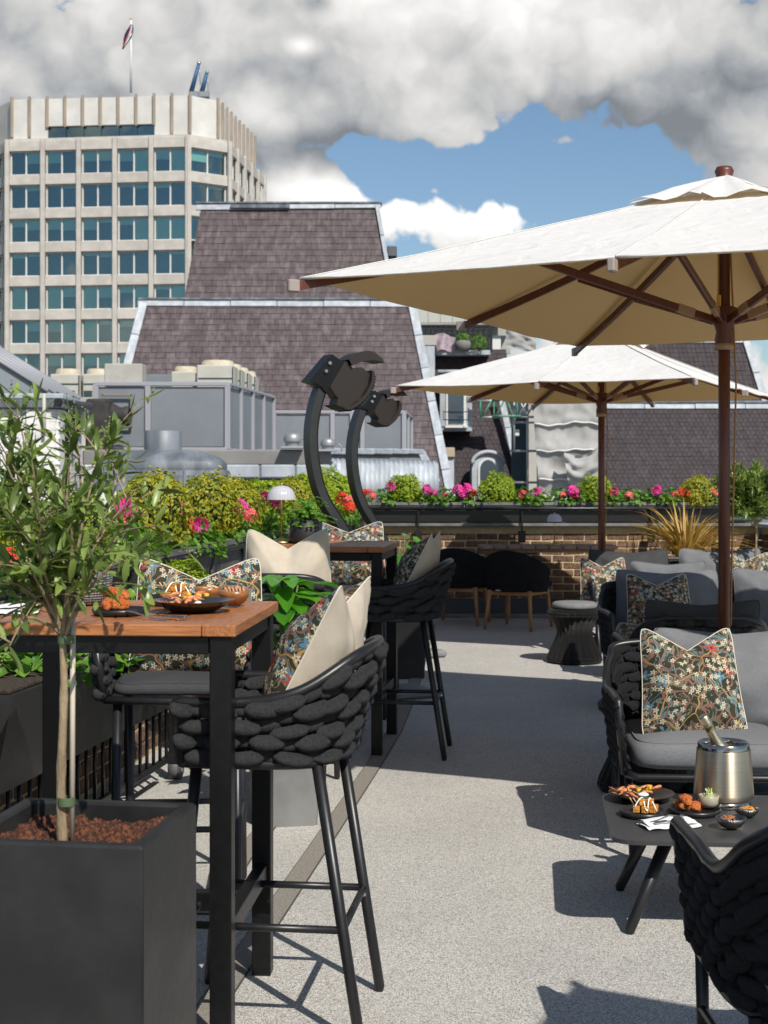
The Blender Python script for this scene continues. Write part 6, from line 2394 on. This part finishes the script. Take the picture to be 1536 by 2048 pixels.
def olive(label, loc, trunk_h, crown, nbr, seed, indiv, lsc, planter, droop=None, shape=None, dens=.62):
    t = thing('olive_tree', label, 'tree', loc, 0)
    q = random.Random(seed)
    # trunk with knots
    pts, rs = [], []
    for i in range(15):
        f = i / 14
        pts.append(V((.0035 * math.sin(f * 7 + seed), .003 * math.cos(f * 5), trunk_h * f)))
        rs.append((.0112 - .004 * f) * lsc ** .5 * (1 + .16 * (i % 4 == 1)) * (1.25 if i == 0 else 1))
    MB().tube(pts, rs, 10).build('trunk', M_BARK, t)
    tips = []
    br = MB()
    top = pts[-1]
    for i in range(nbr):
        f = q.uniform(.86, 1.0)
        st = V((0, 0, trunk_h * f))
        a = 2 * PI * i / nbr * 2.618 + q.uniform(-.3, .3)
        if shape and i < len(shape):
            e = V(shape[i])
        else:
            up = q.uniform(-.05, 1.0)
            e = V((math.cos(a) * crown[0] * q.uniform(.55, 1), math.sin(a) * crown[0] * q.uniform(.5, .95), crown[1] + crown[2] * up * q.uniform(.6, 1.0)))
        mid = st.lerp(e, .45) + V((0, 0, .05)) + V((q.uniform(-.03, .03), q.uniform(-.03, .03), 0))
        sp = spline([st, mid, e], 8)
        br.tube(sp, [.0052 * lsc ** .5 * (1 - .82 * k / (len(sp) - 1)) for k in range(len(sp))], 6)
        tips.append(sp)
        for _ in range(3):
            k = q.randrange(5, len(sp) - 2)
            d = V((q.uniform(-1, 1), q.uniform(-1, 1), q.uniform(.0, 1.0))).normalized() * q.uniform(.10, .22) * crown[0] / .22
            sp2 = spline([sp[k], sp[k] + d * .5 + V((0, 0, .01)), sp[k] + d], 5)
            br.tube(sp2, [.0022 * (1 - .8 * j / (len(sp2) - 1)) for j in range(len(sp2))], 5)
            tips.append(sp2)
    br.build('branches', M_BARK, t)
    mb = MB()
    n = 0
    recs = []
    for sp in tips:
        k0 = 4 if len(sp) > 12 else 1
        for k in range(k0, len(sp)):
            for s in (-1, 1):
                for _ in range(1 if q.random() < dens else 0) if dens < 1 else range(2):
                    d = (sp[min(k + 1, len(sp) - 1)] - sp[k - 1]).normalized()
                    sd = (d.cross(V((q.uniform(-1, 1), q.uniform(-1, 1), q.uniform(-1, 1)))).normalized()) * s
                    dr = (d * q.uniform(.3, 1.0) + sd * q.uniform(.5, 1.0) + V((0, 0, q.uniform(-.25, .15)))).normalized()
                    zz = dr.cross(V((q.uniform(-.6, .6), q.uniform(-.6, .6), 1))).cross(dr).normalized()
                    Mx = frame(sp[k] + d * q.uniform(-.01, .01), dr.cross(zz), dr, zz) @ Matrix.Scale(lsc * q.uniform(.65, 1.2), 4)
                    recs.append(Mx)
    q.shuffle(recs)
    mv = [[tuple(v.co) for v in o.vertices] for o in OL]
    mf = [[tuple(p_.vertices) for p_ in o.polygons] for o in OL]
    for i, Mx in enumerate(recs):
        k = i % 4
        if i < indiv:
            link('leaf', OL[k], t, Mx)
        else:
            mb.val = q.random() * .98 + .01
            mb.add([Mx @ V(v) for v in mv[k]], mf[k], True)
    if mb.v:
        mb.build('leafage', M_OLIVE, t, kind='stuff')
    bud = MB()
    for sp in tips[::2]:
        e = sp[-1]
        d = (sp[-1] - sp[-2]).normalized()
        for k in range(9):
            bud.ball(e + d * (.004 + .006 * k) * lsc + V((q.uniform(-.006, .006), q.uniform(-.006, .006), q.uniform(-.004, .004))) * lsc, .0024 * lsc, 5, 4)
    bud.build('flower_buds', M_OLIVEB, t, kind='stuff')
    return t


# near planter (square, slate grey) with mulch
pk = thing('square_planter', 'tall square slate grey planter in the near left corner', 'planter', (0, 0, 0))
ztp = .70
FR, BR = G(286, 1694, ztp), G(393.7, 1605, ztp)
ydir = (BR - FR).normalized()
xdir = V((ydir.y, -ydir.x, 0))
W = (BR - FR).length
cc = FR + ydir * W / 2 - xdir * W / 2
pk.matrix_local = frame(V((cc.x, cc.y, 0)), xdir, ydir, V((0, 0, 1)))
tk = .028 * W / .42


def sq(w, z, r=.006):
    return rrect(w, w, r, z, 2)


loft([sq(W, 0), sq(W, ztp - .006), sq(W - .01, ztp), sq(W - 2 * tk, ztp), sq(W - 2 * tk - .01, ztp - .006), sq(W - 2 * tk - .01, ztp - .20)], False, False).build('pot_wall', M_PLANTER, pk)
soil = MB().grid(lambda u, v: V(((u - .5) * (W - 2 * tk), (v - .5) * (W - 2 * tk), ztp - .036 + .016 * noise.noise(V((u * 5, v * 5, 2))) + .012 * noise.noise(V((u * 17, v * 17, 5))) + .012 * noise.noise(V((u * 48, v * 48, 8))))), 90, 90)
soil.build('mulch', M_SOIL, pk)
base = P(125, 1680, cc.y) 
base = V((cc.x + xdir.x * -.035 + ydir.x * -.05, cc.y - .06, ztp - .05))
tx = (125 - CX) * base.y / FPX
base.x = tx
zt_ = lambda py: EYE - (py - HZ) * base.y / FPX - base.z


def rel(px, py, dy=0.0):
    Yv = base.y + dy
    return ((px - CX) * Yv / FPX - base.x, dy, EYE - (py - HZ) * Yv / FPX - base.z)


SH = [rel(30, 800, .1), rel(205, 880, -.05), rel(270, 985, .05), rel(275, 1120, -.08), rel(240, 950, .12), rel(60, 900, -.1), rel(150, 840, .1), rel(10, 1010, -.12), rel(-40, 1080, .1), rel(-30, 1180, -.05), rel(-60, 950, .1), rel(120, 960, -.14), rel(200, 1060, -.16), rel(90, 1040, -.18), rel(255, 1050, .12), rel(15, 1300, -.12), rel(60, 1130, -.16), rel(190, 1170, -.10), rel(-20, 1250, .06), rel(140, 900, .0), rel(110, 1100, .18), rel(40, 1000, .18), rel(-10, 870, 0), rel(170, 1000, .16)]
olive('near olive tree with slender trunk in the slate grey planter', base, zt_(1230), (.20, zt_(1150), .36), 28, 3, 300, .95, pk, shape=SH, dens=.48)
stake = MB().tube([V(rel(144, 1675, .0)), V(rel(146, 1225, .0))], .0058, 10)
sk_ = stake.build('support_stake', M_STAKE, None, Matrix.Translation(base))
tag(sk_, 'pale cane stake tied to the near olive trunk', 'stake')
for py in (1602, 1278):
    a = V(rel(133, py)) 
    tb = MB().lathe([(.0185, -.009), (.019, .0), (.0185, .009)], 16).build('tie_band', M_TIE, sk_, Matrix.Translation(a))
olb = V((P(1512, 1200, 12.0).x, 12.0, 0))
op = thing('dark_planter', 'dark square planter under the far right olive tree', 'planter', olb)
loft([rrect(.36, .36, .02, 0), rrect(.40, .40, .02, .66)], True, False).build('pot_wall', M_PLANTER, op)
ot = olive('small olive tree at the far right beside the flax', olb + V((0, 0, .64)), .44, (.24, .50, .46), 40, 9, 0, 1.05, op, dens=2)
tag(MB().box((0, 0, 0), (.26, .012, .028), b=.004).build('green_tie', mat('pale_green_tape', (.20, .34, .22), .6), None, Matrix.Translation(P(1490, 1036, 11.95))), 'pale green tie stretched across the far olive trunk', 'tie')
vn = thing('trailing_plant', 'trailing green plant at the right edge beside the middle loveseat', 'plant', P(1530, 1290, 8.2))
leaf_ball(240, .10, .03, M_GERAN, 5).build('foliage', M_GERAN, vn)
MB().tube([(0, 0, -.6), (0, 0, 0)], .01, 6).build('stem', M_STEM, vn)
